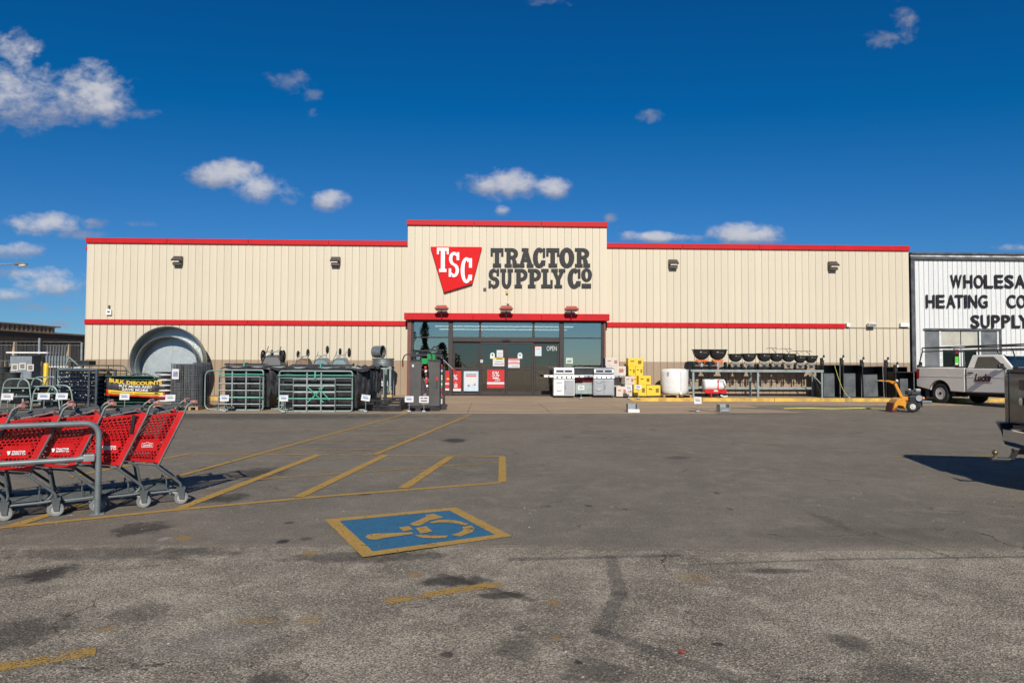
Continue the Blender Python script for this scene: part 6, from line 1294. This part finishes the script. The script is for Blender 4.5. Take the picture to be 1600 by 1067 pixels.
# black rubber tubs and cards at the back of the yard
rub = mat('black_rubber_tub', (.028,.03,.03), .7, var=.25)
def tub(label, px, Y, n, r, z0=0):
    t = thing('rubber_tub_stack', label, 'tubs', (WX(px,Y), Y, 0), 0, 'stacks of black rubber tubs')
    for k in range(n): add('tub', rub, t, lambda g: g.lathe([(r*.85,.0),(r*.97,.24),(r*1.04,.25),(r*1.04,.29),(r*.94,.29),(r*.82,.02)], 28, closed=True), 40, 0, (0.01*(k % 2),0,.02+k*.21))
tub('stack of black rubber tubs at the left edge', 3, 26.5, 6, .27); tub('second stack of black rubber tubs from the left', 20, 26.2, 5, .27); tub('wide low stack of black rubber tubs', 39, 26.0, 4, .33)
for px, py, lab in ((23,573.5,'white picture card leftmost above the tubs'), (35,572,'white picture card in the middle above the tubs'), (47.5,574,'white framed picture card nearest the grey post')):
    p = W(px, py, 26.3); t = thing('picture_card', lab, 'card', (p.x, 26.3, p.z)); add('sheet', pap, t, lambda g: g.box(-.12,.12,0,.01,-.13,.12)); add('picture', mat('brown_picture', (.22,.16,.1), .6, var=.6, scale=25), t, lambda g: g.box(-.08,.08,-.004,-.0005,-.09,.08)); add('stake', gd, t, lambda g: g.box(-.012,.012,.012,.03,-p.z+.01,.1))
t = thing('grey_cabinet', 'grey cabinet with a pale canopy edge at the back of the yard', 'cabinet', (WX(33,30), 30, 0)); add('body', mat('grey_cabinet_paint', (.2,.23,.25), .5), t, lambda g: g.box(-.45,.45,0,.6,0,WZ(556,30,33))); add('canopy', wpl, t, lambda g: g.box(-.5,1.25,-.2,.8,WZ(552,30,33),WZ(552,30,33)+.06)); add('leg', steel, t, lambda g: g.box(1.15,1.2,.1,.15,0,WZ(552,30,33)-.002))
# yellow bollard
t = thing('yellow_bollard', 'yellow steel bollard at the left of the yard', 'bollard', (WX(72.5,26), 26, 0)); by_ = mat('bollard_yellow', (.72,.46,.01), .45, var=.1, dirt=.15); hb = WZ(567,26,72)
add('shaft', by_, t, lambda g: g.lathe([(.085,0),(.085,hb-.03),(.07,hb-.005),(.001,hb)], 20), 40); add('band', pred, t, lambda g: g.lathe([(.087,.62),(.087,.66)], 20))
# yard fence posts, rails and hanging pipes
for px, py, lab in ((61,530,'tall grey fence post beside the yellow bollard'), (127.5,537,'tall grey fence post against the store corner')):
    t = thing('fence_post', lab, 'post', (WX(px,31), 31, 0), 0, 'tall posts of the yard fence'); hp_ = WZ(py,31,px); add('shaft', steel, t, lambda g: g.tube([(0,0,0),(0,0,hp_)], .055, 12), 40); add('cap', steel, t, lambda g: g.ball((0,0,hp_),.06,10,6)); add('bracket', gt, t, lambda g: g.box(-.14,-.06,-.06,.06,hp_-1.1,hp_-.75))
t = thing('yard_fence', 'wire yard fence between the grey posts', 'fence', (WX(-40,31.1), 31.15, 0)); w = WX(126,31.1)-WX(-40,31.1)
for z in (2.45,2.3,1.6): add('wire', gd, t, lambda g: g.tube([(0,0,z),(w,0,z)], .012, 5))
add('mesh_wires', gd, t, lambda g: [g.tube([(w*k/70,0,.05),(w*k/70,0,2.3)], .006, 4) for k in range(71)], kind='stuff')
for k in range(8):
    px = 73+k*4.6; zq = WZ(556,29,px); t = thing('hanging_pipe', ('first','second','third','fourth','fifth','sixth','seventh','eighth')[k] + ' hanging galvanised pipe counted from the yellow bollard', 'pipe', (WX(px,29), 29, 0), 0, 'row of hanging pipes'); add('pipe', ga, t, lambda g: g.tube([(0,0,zq-.42),(0,0,zq)], .05, 10), 40); add('rod', gd, t, lambda g: g.tube([(0,.02,zq-.4),(0,.02,zq+.42)], .014, 6)); add('coupling', wpl, t, lambda g: g.ball((0,0,zq-.45),.05,8,6)); add('stand', gd, t, lambda g: g.tube([(0,.05,0),(0,.05,zq-.3)], .012, 5))
t = thing('utility_trailer', 'small pale framed trailer behind the tray cage', 'trailer', (WX(112,27), 27, 0)); zz = WZ(576,27,112)
add('frame', gtub, t, lambda g: (g.bar((-.5,0,zz),(1.0,0,zz),.05,.05), g.bar((-.25,0,zz),(-.1,0,zz+.45),.04,.04), g.bar((-.1,0,zz+.45),(.35,0,zz+.05),.035,.035), g.bar((-.5,0,0),(-.5,0,zz),.05,.05), g.bar((.9,0,0),(.9,0,zz),.05,.05))); add('bin', bkst, t, lambda g: g.box(.1,.6,.1,.6,zz+.1,zz+.32), 0, .03); add('cover', wpl, t, lambda g: g.box(0,.35,-.02,.02,zz+.03,zz+.06))
for k, (lab, px, py) in enumerate((('price sign at the far left behind the carts',12,619.5), ('slanted price sign left of the tray cage',69,619), ('price sign at the corner of the tray cage',97,619), ('price sign under the banner',195,619.5), ('price sign before the white bag stack',266.5,621.5))): sign(lab, px, py, 21.7, 0, .36 if k < 3 else .3, .2)
# ================================================================ LITTER AND TREES ACROSS THE ROAD (seen mirrored in the glass)
p = G(1064, 1019); t = thing('crumpled_leaf', 'dry red leaf lying on the foreground asphalt', 'leaf', (p.x, p.y, Z0+.004)); t.scale = (.62,.62,.62); rl = mat('dry_red_leaf', (.28,.05,.04), .7, var=.4, scale=40)
add('blade', rl, t, lambda g: g.add([(-.03,-.01,0),(.0,-.035,.012),(.035,-.005,.004),(.02,.03,.03),(-.015,.025,.006),(0,0,.014)], [(0,1,5),(1,2,5),(2,3,5),(3,4,5),(4,0,5)])); add('stalk', rl, t, lambda g: g.tube([(.02,.02,.02),(.05,.05,.005)], .002, 4))
r4 = random.Random(21)
pb = MB()
for k in range(220):
    x, y = r4.uniform(-6,7), r4.uniform(2.6,9); s = r4.uniform(.003,.009); z = Z0 if y < 5.3 else 0
    if 5.3 < y < 6.2: continue
    pb.ball((x, y, z+s*.3), s, 5, 4, (1,r4.uniform(.6,1),.6))
o = pb.build('loose_gravel', mat('gravel_grit', (.34,.31,.27), .8, var=.4, scale=30)); tag(o, 'scattered grit on the foreground asphalt', 'gravel', kind='stuff')
leafm = mat('evergreen_leaf', (.035,.06,.025), .7, var=.3, scale=2); bark = mat('tree_bark', (.12,.09,.065), .9, bump=.4)
def tree(label, x, y, h, r, seed):
    q = random.Random(seed); t = thing('evergreen_tree', label, 'tree', (x, y, 0), 0, 'trees across the road'); add('trunk', bark, t, lambda g: g.tube([(0,0,-.1),(.05,0,h*.4),(0,.04,h*.93)], [.22,.15,.03], 8), 40)
    g = MB(); vs = []; fs = []
    for k in range(2600):
        z = h*(.1+.88*q.random()**1.1); rr_ = r*(1-(z/h)**4)*(.75+.35*math.sin(z*2.3+seed))*math.sqrt(q.random())*q.uniform(.6,1.15)+.05; a = q.uniform(0, 6.283); c_ = Vector((rr_*math.cos(a), rr_*math.sin(a), z)); u = Vector((q.gauss(0,1),q.gauss(0,1),q.gauss(0,.6))).normalized()*.16; v = u.cross(Vector((q.gauss(0,1),q.gauss(0,1),q.gauss(0,1)))).normalized()*.07
        o = len(vs); vs += [c_-u, c_+v, c_+u, c_-v]; fs.append((o,o+1,o+2,o+3))
    g.add(vs, fs); g.build('crown', leafm, t)
tree('narrow evergreen across the road behind the viewer, mirrored in the left window', -8.2, -30, 8.6, .75, 1); tree('second narrow evergreen behind the viewer, left of the first', -10.4, -33, 9.2, .8, 2); tree('third evergreen behind the viewer, shorter than the others', -6.4, -36, 4.6, 2.0, 3)
